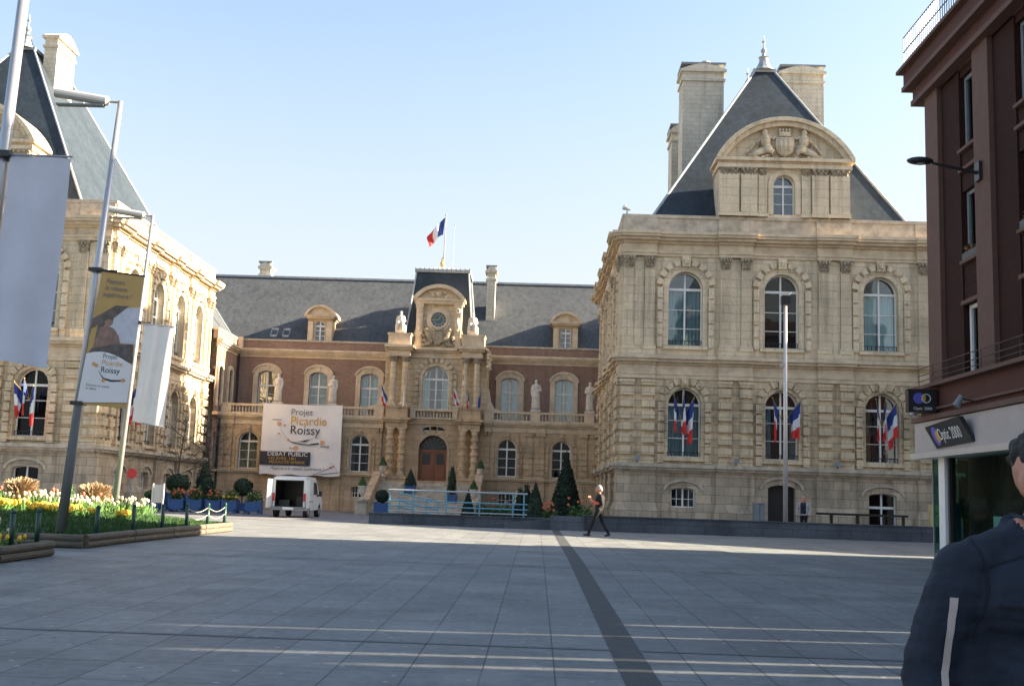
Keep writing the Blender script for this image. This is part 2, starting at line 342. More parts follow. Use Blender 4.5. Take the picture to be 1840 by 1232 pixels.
def cap_blob(mb,f,u,hw,d,z0,z1):
    # corinthian capital: bell, two rows of leaves, volutes, abacus
    mb.F=f; h=z1-z0
    mb.hexa([(u-hw*.8,-.02,z0),(u+hw*.8,-.02,z0),(u+hw*.8,d,z0),(u-hw*.8,d,z0),(u-hw*1.1,-.02,z1-.06),(u+hw*1.1,-.02,z1-.06),(u+hw*1.1,d+.09,z1-.06),(u-hw*1.1,d+.09,z1-.06)])
    mb.box(u-hw*1.28,u+hw*1.28,-.02,d+.13,z1-.058,z1)
    for row,(zz,r) in enumerate(((z0+h*.22,.055),(z0+h*.5,.06),(z0+h*.78,.075))):
        for k in range(4-(row%2)):
            n_=4-(row%2); x=u+hw*(1.0+.12*row)*((k+.5)/n_*2-1)
            mb.ball(f.p(x,d+.03+.03*row,zz),r*1.1,(1,1,1.25),6,.5)
def blocks(mb,u0,u1,d,z0,z1,step,gap,din=None):
    z=z0
    while z+step-gap<=z1+.02:
        mb.box(u0,u1,-.02,d,z,z+step-gap); z+=step

# ================= SETTING: ground =================
def sheet():
    mb=MB(); ys=[-60,-10,2,4,8,12,16,20,24,46,60,120,400,1500]; xs=[-1500,-200,-60,-20,-10,-5,0,5,10,20,60,200,1500]
    id={}
    for j,y in enumerate(ys):
        for i,x in enumerate(xs): id[i,j]=mb.vert((x,y,gz(y)))
    for j in range(len(ys)-1):
        for i in range(len(xs)-1): mb.f.append([id[i,j],id[i+1,j],id[i+1,j+1],id[i,j+1]]); mb.m.append(0)
    return mb
g=sheet().build('plaza_ground',pave,recalc=False); tag(g,None,kind='structure')
def strip(name,M,x0,x1,y0,y1,h=.004,slant=0):
    mb=MB(); ys=[y0]+[y for y in (2,4,8,12,16,20,24) if y0<y<y1]+[y1]
    for a,b in zip(ys,ys[1:]):
        sa,sb=slant*(a-y0),slant*(b-y0)
        mb.face([(x0+sa,a,gz(a)+h),(x1+sa,a,gz(a)+h),(x1+sb,b,gz(b)+h),(x0+sb,b,gz(b)+h)])
    o=mb.build(name,M,recalc=False); tag(o,None,kind='structure'); return o
strip('paving_band',bandM,.77,1.07,3,45.9,.004,-.002)
strip('paving_joint',jointM,-60,.765,21.8,21.86); strip('paving_joint',jointM,.99,40,21.8,21.86)
strip('paving_joint',jointM,-60,.765,11.05,11.10); strip('paving_joint',jointM,1.07,40,11.05,11.10)
strip('forecourt',asph,-60,60,47.2,140,.004)

# ================= TOWN HALL =================
TH=thing('town_hall',(-6.75,72,0),'large stone and brick town hall with slate roofs, clock gable and two projecting corner pavilions','town hall')
ZP,ZM,Z2,Z3,Z4=2.72,3.1,8.3,14.4,15.35
def pav_facade(f,L,bays,pils,kinds,base,e0=1,e1=1,light=stoneR,flagsout=None):
    ops1=[dict(u=b,hw=.80,zb=3.45,zs=5.98,r=.80) for b in bays]
    ops2=[dict(u=b,hw=.84,zb=8.86,zs=11.68,r=.84) for b in bays]
    ops0=[]
    for b,k in zip(bays,base):
        if k=='win': ops0.append(dict(u=b,hw=.58,zb=1.05,zs=1.85,r=.14))
        elif k=='door': ops0.append(dict(u=b,hw=.66,zb=.02,zs=2.05,r=.2))
        else: ops0.append(dict(u=b,hw=.66,zb=.02,zs=1.85,r=.18))
    w_=MB(f); panel(w_,0,L,0,ZP,ops0); 
    w_.build('wall',plinthS,TH)
    w_=MB(f); panel(w_,0,L,ZP,7.9,ops1,rev=.42); w_.build('wall',stoneA,TH)
    w_=MB(f); panel(w_,0,L,7.9,Z3,ops2,rev=.42); w_.build('wall',light,TH)
    # plinth piers
    for a,b in pils:
        p=MB(f); p.box(a-.14,b+.14,-.02,.16,1.25,ZP-.02); p.box(a-.24,b+.24,-.02,.34,0,.85); p.hexa([(a-.24,-.02,.85),(b+.24,-.02,.85),(b+.24,.34,.85),(a-.24,.34,.85),(a-.14,-.02,1.25),(b+.14,-.02,1.25),(b+.14,.161,1.25),(a-.14,.161,1.25)])
        for zz in (1.6,1.98,2.36): p.box(a-.142,b+.142,.155,.167,zz,zz+.34)
        p.build('pier',plinthS,TH)
        # rusticated pair, lower storey
        q=MB(f); wd=(b-a)*.34
        q.box(a-.05,b+.05,-.02,.17,ZM+.0,ZM+.28); q.box(a-.02,b+.02,-.02,.05,ZM+.28,7.2)
        for x0,x1 in ((a,a+wd),(b-wd,b)):
            q.box(x0+.02,x1-.02,-.02,.12,ZM+.28,6.86); blocks(q,x0-.05,x1+.05,.27,ZM+.42,6.75,.57,.19)
            q.box(x0-.06,x1+.06,-.02,.23,6.86,7.0); q.box(x0-.1,x1+.1,-.02,.27,7.001,7.14)
        q.build('pilaster',stoneA,TH)
        # upper pair
        q=MB(f); q.box(a-.06,b+.06,-.02,.18,8.32,8.62); q.box(a+wd,b-wd,-.02,.07,8.62,13.2)
        for x0,x1 in ((a,a+wd),(b-wd,b)):
            q.box(x0-.06,x1+.06,-.02,.22,8.62,8.80); q.box(x0-.03,x1+.03,-.02,.19,8.801,8.9); q.box(x0+.02,x1-.02,-.02,.15,8.9,12.7)
            nf=5
            for k in range(nf+1):
                xx=x0+.04+(x1-x0-.08)*k/nf; q.box(xx-.018,xx+.018,.149,.17,8.95,12.62)
        pl=q.build('pilaster',light,TH)
        for x0,x1 in ((a,a+wd),(b-wd,b)): c=MB(f); cap_blob(c,f,(x0+x1)/2,(x1-x0)/2-.02,.17,12.64,13.24); c.build('capital',carve,pl)
    # cornices
    c=MB(f); layers(c,0,L,[(.08,ZP-.02,ZP+.08),(.26,ZP+.082,ZP+.2),(.38,ZP+.202,ZM)],pils,.14,e0,e1); c.build('cornice',trimG,TH)
    c=MB(f); layers(c,0,L,[(.06,7.2,7.4),(.1,7.402,7.5),(.03,7.502,7.88),(.12,7.882,8.0),(.32,8.002,8.14),(.44,8.142,8.3)],pils,.15,e0,e1)
    k=0.1
    c.build('cornice',trim,TH)
    c=MB(f); layers(c,0,L,[(.08,13.26,13.4),(.13,13.402,13.52),(.04,13.522,13.88),(.16,13.882,14.0),(.40,14.002,14.14),(.56,14.142,14.26),(.62,14.262,14.4)],pils,.16,e0,e1); c.build('cornice',trim,TH)
    c=MB(f); c.box(-.02 if e0 else 0,L+(.02 if e1 else 0),-.35,.05,Z3,Z4-.16); c.box(-.1 if e0 else 0,L+(.1 if e1 else 0),-.42,.12,Z4-.158,Z4)
    for a,b in pils: c.box(a-.08,b+.08,-.3,.13,Z3,Z4-.17)
    c.build('parapet',trimG,TH)
    # window surrounds
    for i,(b,o1,o2) in enumerate(zip(bays,ops1,ops2)):
        s=MB(f)
        s.ring(b,5.98,.8,.8,.98,.98,-.02,.07)
        for sd_ in (-1,1):
            x0=b+sd_*.8; x1=b+sd_*.98; s.box(min(x0,x1),max(x0,x1),-.02,.07,3.4,5.98)
            x0=b+sd_*.985; x1=b+sd_*1.28; blocks(s,min(x0,x1),max(x0,x1),.2,3.15,6.15,.5,.08)
        for k in range(9):
            a=14+152*k/8; 
            if k==4: s.box(b-.17,b+.17,-.02,.28,6.8,7.18); s.ball(f.p(b,.28,7.0),.13,(1,.8,1.2),8,.3); continue
            s.ring(b,5.98,.985,.985,1.32 if k%2 else 1.22,1.32 if k%2 else 1.22,-.02,.15,a-8,a+8,2)
        s.box(b-1.0,b+1.0,-.02,.14,3.24,3.42)
        s.build('window_surround',stoneA,TH)
        s=MB(f)
        s.ring(b,11.68,.84,.84,1.08,1.08,-.02,.08); s.ring(b,11.68,1.081,1.081,1.15,1.15,-.02,.12)
        for sd_ in (-1,1):
            x0=b+sd_*.84; x1=b+sd_*1.08; s.box(min(x0,x1),max(x0,x1),-.02,.06,8.86,11.68)
            x0=b+sd_*1.1; x1=b+sd_*1.4; s.box(min(x0,x1),max(x0,x1),-.02,.07,8.32,11.68); blocks(s,min(x0,x1)+.02,max(x0,x1)-.02,.2,8.75,11.9,.61,.10)
        for k in range(9):
            a=14+152*k/8
            if k==4: s.box(b-.2,b+.2,-.02,.27,12.75,13.26); s.ball(f.p(b,.28,13.0),.15,(1,.8,1.2),8,.3); continue
            s.ring(b,11.68,1.152,1.152,1.45,1.45,-.02,.22,a-6.2,a+6.2,2)
        s.box(b-1.08,b+1.08,-.02,.16,8.66,8.84)
        s.build('window_surround',light,TH)
        kk=kinds[i%len(kinds)]
        if k is not None:
            w_=window(TH,f,o2,.34,(.31,.64),glass=glassU,curtain=kk[1]); br=MB(f)
            for q in range(9): x=b-.8+1.6*q/8; br.box(x-.012,x+.012,-.2,-.176,8.9,9.12)
            br.box(b-.82,b+.82,-.203,-.173,9.1,9.13); br.build('guard_rail',black,w_)
            w_=window(TH,f,o1,.34,(.36,.7),glass=kk[2],curtain=kk[0]); br=MB(f)
            for q in range(9): x=b-.76+1.52*q/8; br.box(x-.012,x+.012,-.2,-.176,3.48,3.68)
            br.box(b-.78,b+.78,-.203,-.173,3.67,3.70); br.build('guard_rail',black,w_)
        # basement opening
        o0=ops0[i]; s=MB(f); s.ring(b,o0['zs'],o0['hw']+.28,o0['r']+.28,o0['hw']+.4,o0['r']+.42,-.02,.09,0,180,12); s.build('hood_mould',trimG,TH)
        if base[i]=='win': window(TH,f,o0,.3,(.5,),transom=False,glass=glassU,grid=1,name='basement_window')
        elif base[i]=='door':
            s=MB(f); s.box(b-.66,b+.66,-.46,-.40,.02,2.3); 
            dd=s.build('entrance_door',black,TH)
        else: window(TH,f,o0,.3,(),transom=True,glass=glassD,name='basement_window')
    return ops1
# right pavilion
fR=Fr((4.0,54.0)); bR=[3.05,7.75,12.55]; pR=[(0,1.55),(4.72,6.27),(9.52,11.12),(14.35,15.95)]
kinds=[((curtD,'full'),(curtD,'full'),glassU),((curtD,'part'),None,glassU),((orangeC,'part'),(curt,'full'),glassU)]
pav_facade(fR,15.95,bR,pR,kinds,['win','door','big'])
bS=[3.1,7.45,11.6,15.6]; pS=[(0,1.5),(4.6,5.9),(8.85,10.15),(13.0,14.3),(16.9,18.1)]
fRs=Fr((4.0,54.0),(0,1),(-1,0)); pav_facade(fRs,18.1,bS,pS,kinds,['win']*4,e0=0)
# left pavilion
fL=Fr((-37.5,54.0)); bL=[3.35,7.95,12.6]; pL=[(0,1.6),(4.85,6.4),(9.5,11.05),(14.35,15.95)]
pav_facade(fL,16.0,bL,pL,[((None),None,glassD)],['big']*3,light=stoneR)
fLs=Fr((-21.5,54.0),(0,1),(1,0)); pav_facade(fLs,17.0,[3.2,7.1,10.9,14.5],[(0,1.4),(4.6,5.7),(8.5,9.5),(12.2,13.2),(16.0,17.0)],[(None,None,glassD)],['win']*4,e0=0)
# hidden back walls of pavilions
for x0,x1,y1 in ((19.95,20,72.1),(-37.5,-37.45,72)):
    mb=MB(); mb.box(x0,x1,54.02,y1,0,Z3); mb.build('wall',stoneA,TH)
for x0,x1,yb_ in ((4.0,19.95,72.0),(-37.5,-21.5,70.9)):
    mb=MB(); mb.box(x0,x1,yb_,yb_+.12,6,15.2); mb.build('wall',stoneA,TH)
    mb=MB(); mb.box(x0+.3,x1-.3,54.4,yb_-.2,15.1,15.3); mb.build('gutter_floor',lead,TH)
# steep pavilion roofs
def steep(x0,x1,y0,y1,zb,xr,ya,yb,zt,flip=1):
    mb=MB(); q=.55
    b=[(x0,y0,zb),(x1,y0,zb),(x1,y1,zb),(x0,y1,zb)]; t=[(xr-q,ya,zt),(xr+q,ya,zt),(xr+q,yb,zt),(xr-q,yb,zt)]
    for k in range(4): mb.face([b[k],b[(k+1)%4],t[(k+1)%4],t[k]])
    mb.face(t); r=mb.build('roof',slate,TH)
    c=MB()
    for k in range(4): c.tube([b[k],t[k]],.07,6)
    c.box(xr-q-.08,xr+q+.08,ya-.08,yb+.08,zt-.02,zt+.16); c.build('lead_ridge',lead,r)
    # finials
    for yy in (ya+.2,yb-.2):
        c=MB(); c.lathe((xr,yy,zt+.1),[(.6,0),(.42,.2),(.28,.5),(.24,.72),(.33,.8),(.13,.88),(.09,1.05),(.18,1.15),(.15,1.28),(.05,1.4),(.045,1.65),(.12,1.75),(.04,1.82),(.02,2.1)],10); c.build('finial',lead,r)
    c=MB(); n=int((yb-ya)/.35)
    for k in range(n): c.box(xr-.03,xr+.03,ya+.5+k*.35,ya+.6+k*.35,zt+.16,zt+.42,.02)
    c.build('ridge_cresting',lead,r)
    return r
steep(5.3,18.3,54.75,71.6,15.25,12.1,60.0,65.2,25.3)
steep(-36.2,-23.5,54.75,70.5,15.25,-29.9,60.0,65.2,25.6)
def chimney(x0,x1,y0,y1,zb,zt,along='x',pot=False,M=chim):
    mb=MB(); mb.box(x0,x1,y0,y1,zb,zt-1.0); mb.box(x0-.08,x1+.08,y0-.08,y1+.08,zt-1.0,zt-.86)
    mb.box(x0+.003,x1-.003,y0+.003,y1-.003,zt-.858,zt-.45); mb.box(x0-.14,x1+.14,y0-.14,y1+.14,zt-.45,zt-.3)
    xm,ym=(x0+x1)/2,(y0+y1)/2
    if along=='x': mb.F=W; mb.prism([(x0-.1+(x1-x0+.2)*k/10,zt-.3+.32*math.sin(math.pi*k/10)) for k in range(11)],y0-.12,y1+.12)
    else: mb.F=Fr((0,0),(0,1),(1,0)); mb.prism([(y0-.1+(y1-y0+.2)*k/10,zt-.3+.5*math.sin(math.pi*k/10)) for k in range(11)],x0-.12,x1+.12)
    c=mb.build('chimney',M,TH)
    if along=='x':
        k=MB()
        k.box(x0-.1,x1+.1,y0-.1,y0+.4,zt-.02,zt+.1); k.box(x0-.1,x0+.5,y0+.41,y1,zt-.1,zt+.098); k.build('cap_slab',greyM,c)
    if pot:
        p=MB(); p.lathe((xm+.25,ym,zt),[(.16,0),(.16,.42),(.14,.44)],8); p.lathe((xm+.25,ym,zt+.44),[(.3,0),(.3,.05),(.1,.14)],8); p.build('flue_pot',lead,c)
    return c
chimney(7.75,10.1,61.6,63.4,17,26.3,pot=True); chimney(13.4,15.8,61.6,63.4,17,26.3)
chimney(7.7,8.5,66.2,68,18,24.2); 
chimney(-28.9,-28.15,60.3,62.7,16,26.9,'y')
# dormer fronts of pavilions
def big_dormer(xc,f):
    hwid=3.2; mb=MB(f); o=dict(u=xc,hw=.53,zb=15.5,zs=17.0,r=.53)
    panel(mb,xc-hwid,xc+hwid,15.3,17.9,[o],d=.1,rev=.4); mb.box(xc-hwid,xc-1.2,-1.8,.098,15.3,17.9); mb.box(xc+1.2,xc+hwid,-1.8,.098,15.3,17.9)
    d=mb.build('dormer',stoneR,TH)
    window(d,f,o,.2,(.4,.75),glass=glassU)
    q=MB(f)
    for x0,x1,dp in ((-3.2,-2.25,.28),(-2.15,-1.35,.28),(-1.28,-.85,.2),(.85,1.28,.2),(1.35,2.15,.28),(2.25,3.2,.28)):
        q.box(xc+x0,xc+x1,.09,dp,15.36,17.5); q.box(xc+x0-.05,xc+x1+.05,.09,dp+.05,15.36,15.55)
    q.build('pilaster',stoneR,d)
    for x0,x1,dp in ((-3.2,-2.25,.28),(-2.15,-1.35,.28),(-1.28,-.85,.2),(.85,1.28,.2),(1.35,2.15,.28),(2.25,3.2,.28)):
        c=MB(f); cap_blob(c,f,xc+(x0+x1)/2,(x1-x0)/2-.06,dp-.06,17.42,17.82); c.build('capital',carve,d)
    q=MB(f); q.ring(xc,17.0,.54,.54,.8,.8,.09,.17)
    for s in (-1,1): x0,x1=sorted((xc+s*.54,xc+s*.8)); q.box(x0,x1,.09,.17,15.5,17.0)
    q.box(xc-3.3,xc+3.3,-1.6,.36,17.82,18.0); q.box(xc-3.25,xc+3.25,-1.5,.3,18.002,18.14); q.box(xc-3.42,xc+3.42,-1.6,.5,18.142,18.3)
    # segmental pediment: hollow frame and recessed tympanum
    hw2,rise=3.42,2.1; Rr=(hw2**2+rise**2)/(2*rise); zc=18.3+rise-Rr; a0=math.degrees(math.asin((Rr-rise)/Rr))
    q.ring(xc,zc,Rr-.42,Rr-.42,Rr-.2,Rr-.2,-1.5,.38,a0+2,180-a0-2,28); q.ring(xc,zc,Rr-.2,Rr-.2,Rr,Rr,-1.6,.56,a0,180-a0,28)
    pts=[(xc+(Rr-.41)*math.cos(rad(a)),zc+(Rr-.41)*math.sin(rad(a))) for a in [a0+5+(170-2*a0)*k/24 for k in range(25)]]
    q.prism(pts+[(xc-2.9,18.3),(xc+2.9,18.3)],-1.4,.05)
    q.build('pediment',stoneR,d)
    # carved arms: shield, crown, two seated figures
    r=MB(f); cy=18.95
    r.prism([(xc-.42,cy+.45),(xc+.42,cy+.45),(xc+.46,cy+.1),(xc+.38,cy-.3),(xc,cy-.58),(xc-.38,cy-.3),(xc-.46,cy+.1)],.04,.34)
    r.box(xc-.28,xc+.28,.05,.3,cy+.52,cy+.75)
    for k in range(4): r.box(xc-.28+k*.16,xc-.20+k*.16,.05,.28,cy+.75,cy+.92)
    for k in range(3): r.box(xc-.25+k*.2,xc-.17+k*.2,.33,.37,cy-.25,cy+.35)
    for s in (-1,1):
        P=lambda u,z,d_=.22:f.p(xc+s*u,d_,z)
        r.ball(P(.98,cy+.72),.15,(1,1,1.2),8); r.ball(P(.95,cy+.3),.26,(1,.9,1.4),8,.1); r.ball(P(.85,cy-.12),.24,(1.2,1,1),8,.2)
        r.tube([P(.95,cy-.15,.3),P(.62,cy-.3,.36),P(.7,cy-.6,.3)],[.17,.14,.09],7); r.tube([P(1.0,cy-.2),P(1.45,cy-.4),P(1.75,cy-.58)],[.2,.15,.08],7)
        r.tube([P(1.1,cy+.5),P(1.35,cy+.2),P(1.2,cy-.02)],[.09,.08,.06],6); r.tube([P(.8,cy+.5),P(.55,cy+.4),P(.45,cy+.5)],[.08,.07,.05],6)
        for k in range(8): r.ball(P(.5+R.random()*1.3,cy-.45-R.random()*.15),.1,(1.3,1,.8),6,.6)
        for k in range(5): r.ball(P(1.5+k*.08,cy+.1-k*.1,.14),.09,(1,1,1),6,.6)
    r.build('carved_arms',stoneR,d,smooth=True)
    return d
big_dormer(7.85,fR); big_dormer(8.35,fL)
# ---- wings linking pavilions and centre ----
WX=-20.9
fW=Fr((WX,71.0),(0,1),(1,0))
mb=MB(fW); o=[dict(u=.9,hw=.4,zb=6.9,zs=8.9,r=.25),dict(u=3.3,hw=.4,zb=6.9,zs=8.9,r=.25)]
panel(mb,0,5.05,6.1,10.3,o); mb.build('wall',brickO,TH)
for q in o:
    window(TH,fW,q,.25,(.33,.66),glass=glassD)
    s=MB(fW); s.ring(q['u'],q['zs'],.4,.25,.66,.5,-.02,.12); s.box(q['u']-.66,q['u']-.4,-.02,.12,6.5,8.9); s.box(q['u']+.4,q['u']+.66,-.02,.12,6.5,8.9); s.build('window_surround',trim,TH)
mb=MB(fW); o=dict(u=.72,hw=.34,zb=2.7,zs=4.5,r=.3); panel(mb,0,1.4,2.4,6.1,[o]); mb.build('wall',brickO,TH); window(TH,fW,o,.2,(.33,.66),glass=glassD)
mb=MB(fW); panel(mb,0,1.4,0,2.4,[]); mb.box(0,1.4,-.05,.15,2.3,2.45); mb.box(0,1.4,-.05,.3,5.9,6.1); mb.build('wall',stoneW,TH)
# ---- central block ----
GY=72.4; UY=76.0; CX=-6.78
fG=Fr((0,GY)); fU=Fr((0,UY))
gw=[(-18.85,1),(-15.1,1),(-11.55,1),(-1.97,0),(1.55,0),(5.1,0)]
ops=[dict(u=x,hw=.62,zb=2.56,zs=4.32,r=.62) for x,_ in gw]
mb=MB(fG); bo=[dict(u=-18.85,hw=.5,zb=.9,zs=1.6,r=.12),dict(u=-11.55,hw=.42,zb=.9,zs=1.5,r=.14),dict(u=-1.97,hw=.5,zb=.75,zs=1.35,r=.16),dict(u=1.55,hw=.5,zb=.75,zs=1.35,r=.16)]
panel(mb,WX,CX-3.35,0,2.3,bo[:2]); mb.build('wall',stoneW,TH); mb=MB(fG); panel(mb,CX+3.35,8,0,2.3,bo[2:]); mb.build('wall',stoneW,TH)
for o in bo: window(TH,fG,o,.3,(.5,),transom=False,glass=glassD,grid=1,name='basement_window')
mb=MB(fG); panel(mb,WX,CX-3.35,2.3,5.6,ops[:3]); mb.build('wall',stoneW,TH); mb=MB(fG); panel(mb,CX+3.35,8,2.3,5.6,ops[3:]); mb.build('wall',stoneW,TH)
gp=[(-20.85,-19.9),(-17.6,-16.35),(-13.9,-12.75),(-10.45,-10.12),(-3.42,-3.1),(-.85,.45),(2.7,3.95)]
for a,b in gp:
    q=MB(fG); wd=(b-a)*.42 if b-a>.5 else (b-a)/2-.002
    q.box(a-.05,b+.05,-.02,.1,0,2.28); q.box(a-.03,b+.03,-.02,.1,2.45,2.6)
    for x0,x1 in ((a,a+wd),(b-wd,b)):
        q.box(x0+.02,x1-.02,-.02,.07,2.6,5.2); blocks(q,x0,x1,.12,2.66,5.1,.38,.1); q.box(x0-.04,x1+.04,-.02,.16,5.2,5.4)
    q.build('pilaster',stoneW,TH)
for x,_ in gw:
    s=MB(fG); s.ring(x,4.32,.62,.62,.78,.78,-.02,.06); s.ring(x,4.32,.781,.781,1.0,1.0,-.02,.1,20,160,12)
    for sg in (-1,1):
        x0,x1=sorted((x+sg*.62,x+sg*.78)); s.box(x0,x1,-.02,.06,2.5,4.32); x0,x1=sorted((x+sg*.8,x+sg*1.0)); blocks(s,x0,x1,.1,2.5,4.6,.42,.06)
    s.box(x-.12,x+.12,-.02,.2,4.94,5.35); s.ball(fG.p(x,.18,5.15),.1,(1,1,1.2),6,.4); s.box(x-.8,x+.8,-.02,.14,2.38,2.52); s.build('window_surround',stoneW,TH)
for k,(x,o) in enumerate(zip(gw,ops)): window(TH,fG,o,.26,(.33,.66),glass=glassU if k<1 else glassD,curtain=(orangeC,'full') if k==0 else ((curtD,'part') if k==2 else None))
for u0,u1,e in ((WX,CX-3.35,0),(CX+3.35,8,0)):
    c=MB(fG); rs=[(a,b) for a,b in gp if u0<=a<u1]
    layers(c,u0,u1,[(.12,2.28,2.38),(.2,2.382,2.45)],rs,.1); c.build('cornice',trim,TH)
    c=MB(fG); layers(c,u0,u1,[(.06,5.42,5.6),(.03,5.602,5.78),(.16,5.782,5.9),(.3,5.902,6.0),(.34,6.002,6.1)],rs,.12); c.build('cornice',trim,TH)
# terrace floor, balustrades
mb=MB(); mb.box(WX,8,GY,UY+.02,5.95,6.08); mb.build('terrace_floor',lead,TH)
def balustrade(u0,u1,f,d,posts):
    b=MB(f); b.box(u0,u1,d-.1,d+.1,6.1,6.2); b.box(u0,u1,d-.12,d+.12,6.62,6.76)
    for p in posts: b.box(p-.32,p+.32,d-.13,d+.13,6.1,6.8)
    o=b.build('balustrade',trim,TH)
    c=MB(); x=u0+.1
    while x<u1:
        if all(abs(x-p)>.4 for p in posts): c.lathe(f.p(x,d,6.2),[(.06,0),(.07,.05),(.035,.1),(.08,.2),(.035,.34),(.06,.4),(.06,.42)],6)
        elif c.v: c.build('baluster_row',trimG,o,smooth=True); c=MB()
        x+=.21
    if c.v: c.build('baluster_row',trimG,o,smooth=True)
balustrade(WX,CX-3.4,fG,.05,[-20.4,-17,-13.3,-10.4]); balustrade(CX+3.4,5.5,fG,.05,[-3.2,-.2,3.3])
# upper storey, brick
uw=[-18.75,-15.2,-11.65,-2.0,1.7,5.4]
ops=[dict(u=x,hw=.62,zb=6.5,zs=9.05,r=.28) for x in uw]
mb=MB(fU); panel(mb,WX,CX-2,6.05,10.3,ops[:3]); mb.build('wall',brickO,TH); mb=MB(fU); panel(mb,CX+2,8,6.05,10.3,ops[3:]); mb.build('wall',brickO,TH)
for k,o in enumerate(ops):
    x=o['u']; s=MB(fU); s.ring(x,9.05,.62,.28,.95,.66,-.02,.12); s.ring(x,9.05,.951,.662,1.05,.8,-.02,.2,8,172,14)
    for sg in (-1,1): x0,x1=sorted((x+sg*.62,x+sg*.95)); s.box(x0,x1,-.02,.12,6.1,9.05)
    s.box(x-.1,x+.1,-.02,.2,9.33,9.7); s.build('window_surround',trim,TH)
    window(TH,fU,o,.25,(.35,.68),glass=glassU,curtain=((orangeC,'full'),None,(curt,'part'),(curt,'tall'),(curt,'tall'),None)[k],cw=.55)
for u0,u1 in ((WX,CX-2),(CX+2,8)):
    c=MB(fU); layers(c,u0,u1,[(.05,10.28,10.45),(.16,10.452,10.58),(.28,10.582,10.7),(.36,10.702,10.85)]); c.build('cornice',trim,TH)
    c=MB(fU); c.box(u0,u1,-.3,0,10.85,11.42); c.build('parapet',brickO,TH)
    c=MB(fU); c.box(u0,u1,-.34,.05,11.42,11.54); c.build('coping',trimG,TH)
c=MB(fW); layers(c,-.0,5.0,[(.05,10.28,10.45),(.16,10.452,10.58),(.28,10.582,10.7),(.36,10.702,10.85)]); c.build('cornice',trim,TH)
c=MB(fW); c.box(0,4.7,-.3,0,10.853,11.42); c.build('parapet',brickO,TH); c=MB(fW); c.box(0,4.72,-.34,.05,11.423,11.537); c.build('coping',trimG,TH)
mb=MB(); mb.box(WX+.05,WX+.35,UY-.36,UY-.06,10.87,11.6); mb.build('parapet_pier',trim,TH)
# roof of centre: one gable slope with valleys to the wing roofs
RY,RZ,EZ=81.0,16.85,11.3
mb=MB(); k_=(RZ-EZ)/(RY-(UY+.3)); h=RY-UY-.3
mb.face([(WX-.3,UY+.3,EZ),(4.9,UY+.3,EZ),(10.2,RY,RZ),(WX-.3-h,RY,RZ)])
mb.face([(WX-.3-h,RY,RZ),(10.2,RY,RZ),(10.2,RY+5,EZ),(WX-.3-h,RY+5,EZ)])
rC=mb.build('roof',slateL,TH,recalc=False)
mb=MB(); mb.face([(WX-.3,70.9,EZ),(WX-.3,UY+.3,EZ),(WX-.3-h,RY,RZ),(WX-.3-h,70.9,RZ)]); mb.build('roof',slateL,TH,recalc=False)
mb=MB(); mb.face([(4.9,71.9,EZ),(4.9,UY+.3,EZ),(10.2,RY,RZ),(10.2,71.9,RZ)]); mb.face([(10.2,71.9,RZ),(10.2,RY,RZ),(15.5,RY,EZ),(15.5,71.9,EZ)]); mb.build('roof',slateL,TH,recalc=False)
mb=MB(); mb.tube([(WX-.3,UY+.25,EZ+.02),(WX-.3-h,RY-.05,RZ+.02)],.06,6); mb.box(WX-6,10.2,RY-.12,RY+.12,RZ-.05,RZ+.1); mb.build('lead_ridge',lead,rC)
for x in (-18.95,-18.1):
    mb=MB(); y=76.75; z=EZ+(y-76.3)*k_
    for a,b,c_,d_ in ((x,x+.04,0,.5),(x+.46,x+.5,0,.5),(x,x+.5,0,.04),(x,x+.5,.46,.5)):
        mb.hexa([(a,y+c_,z+c_*k_),(b,y+c_,z+c_*k_),(b,y+d_,z+d_*k_),(a,y+d_,z+d_*k_),(a,y+c_,z+c_*k_+.1),(b,y+c_,z+c_*k_+.1),(b,y+d_,z+d_*k_+.1),(a,y+d_,z+d_*k_+.1)])
    mb.build('skylight',lead,TH)
def dormer(x):
    f=Fr((x,76.25)); o=dict(u=0,hw=.36,zb=11.55,zs=12.6,r=.36); mb=MB(f)
    panel(mb,-.85,.85,11.3,13.1,[o],rev=.3); mb.box(-.85,-.6,-1.9,-.002,11.3,13.1); mb.box(.6,.85,-1.9,-.002,11.3,13.1); d=mb.build('dormer',stoneW,TH)
    q=MB(f)
    for s in (-1,1): x0,x1=sorted((s*.48,s*.84)); q.box(x0,x1,-.01,.1,11.4,12.9)
    q.box(-.95,.95,-1.9,.18,13.1,13.22); q.box(-1.08,1.08,-1.9,.28,13.222,13.34)
    rise=.72; Rr=(1.1**2+rise**2)/(2*rise); zc=13.34+rise-Rr; a0=math.degrees(math.asin((Rr-rise)/Rr))
    q.ring(0,zc,Rr-.16,Rr-.16,Rr,Rr,-1.9,.3,a0,180-a0,16)
    pts=[((Rr-.15)*math.cos(rad(a)),zc+(Rr-.15)*math.sin(rad(a))) for a in [a0+4+(172-2*a0)*k/16 for k in range(17)]]; q.prism(pts,-1.85,.08)
    q.build('pediment',trim,d); window(d,f,o,.15,(.35,.7),glass=glassU,fw_=.04)
dormer(-15.35); dormer(1.72)
chimney(-3.95,-3.35,78.3,79.3,13.5,17.55,M=chim); chimney(-21.1,-20.3,81.2,82.2,15.5,18.0,M=chim)
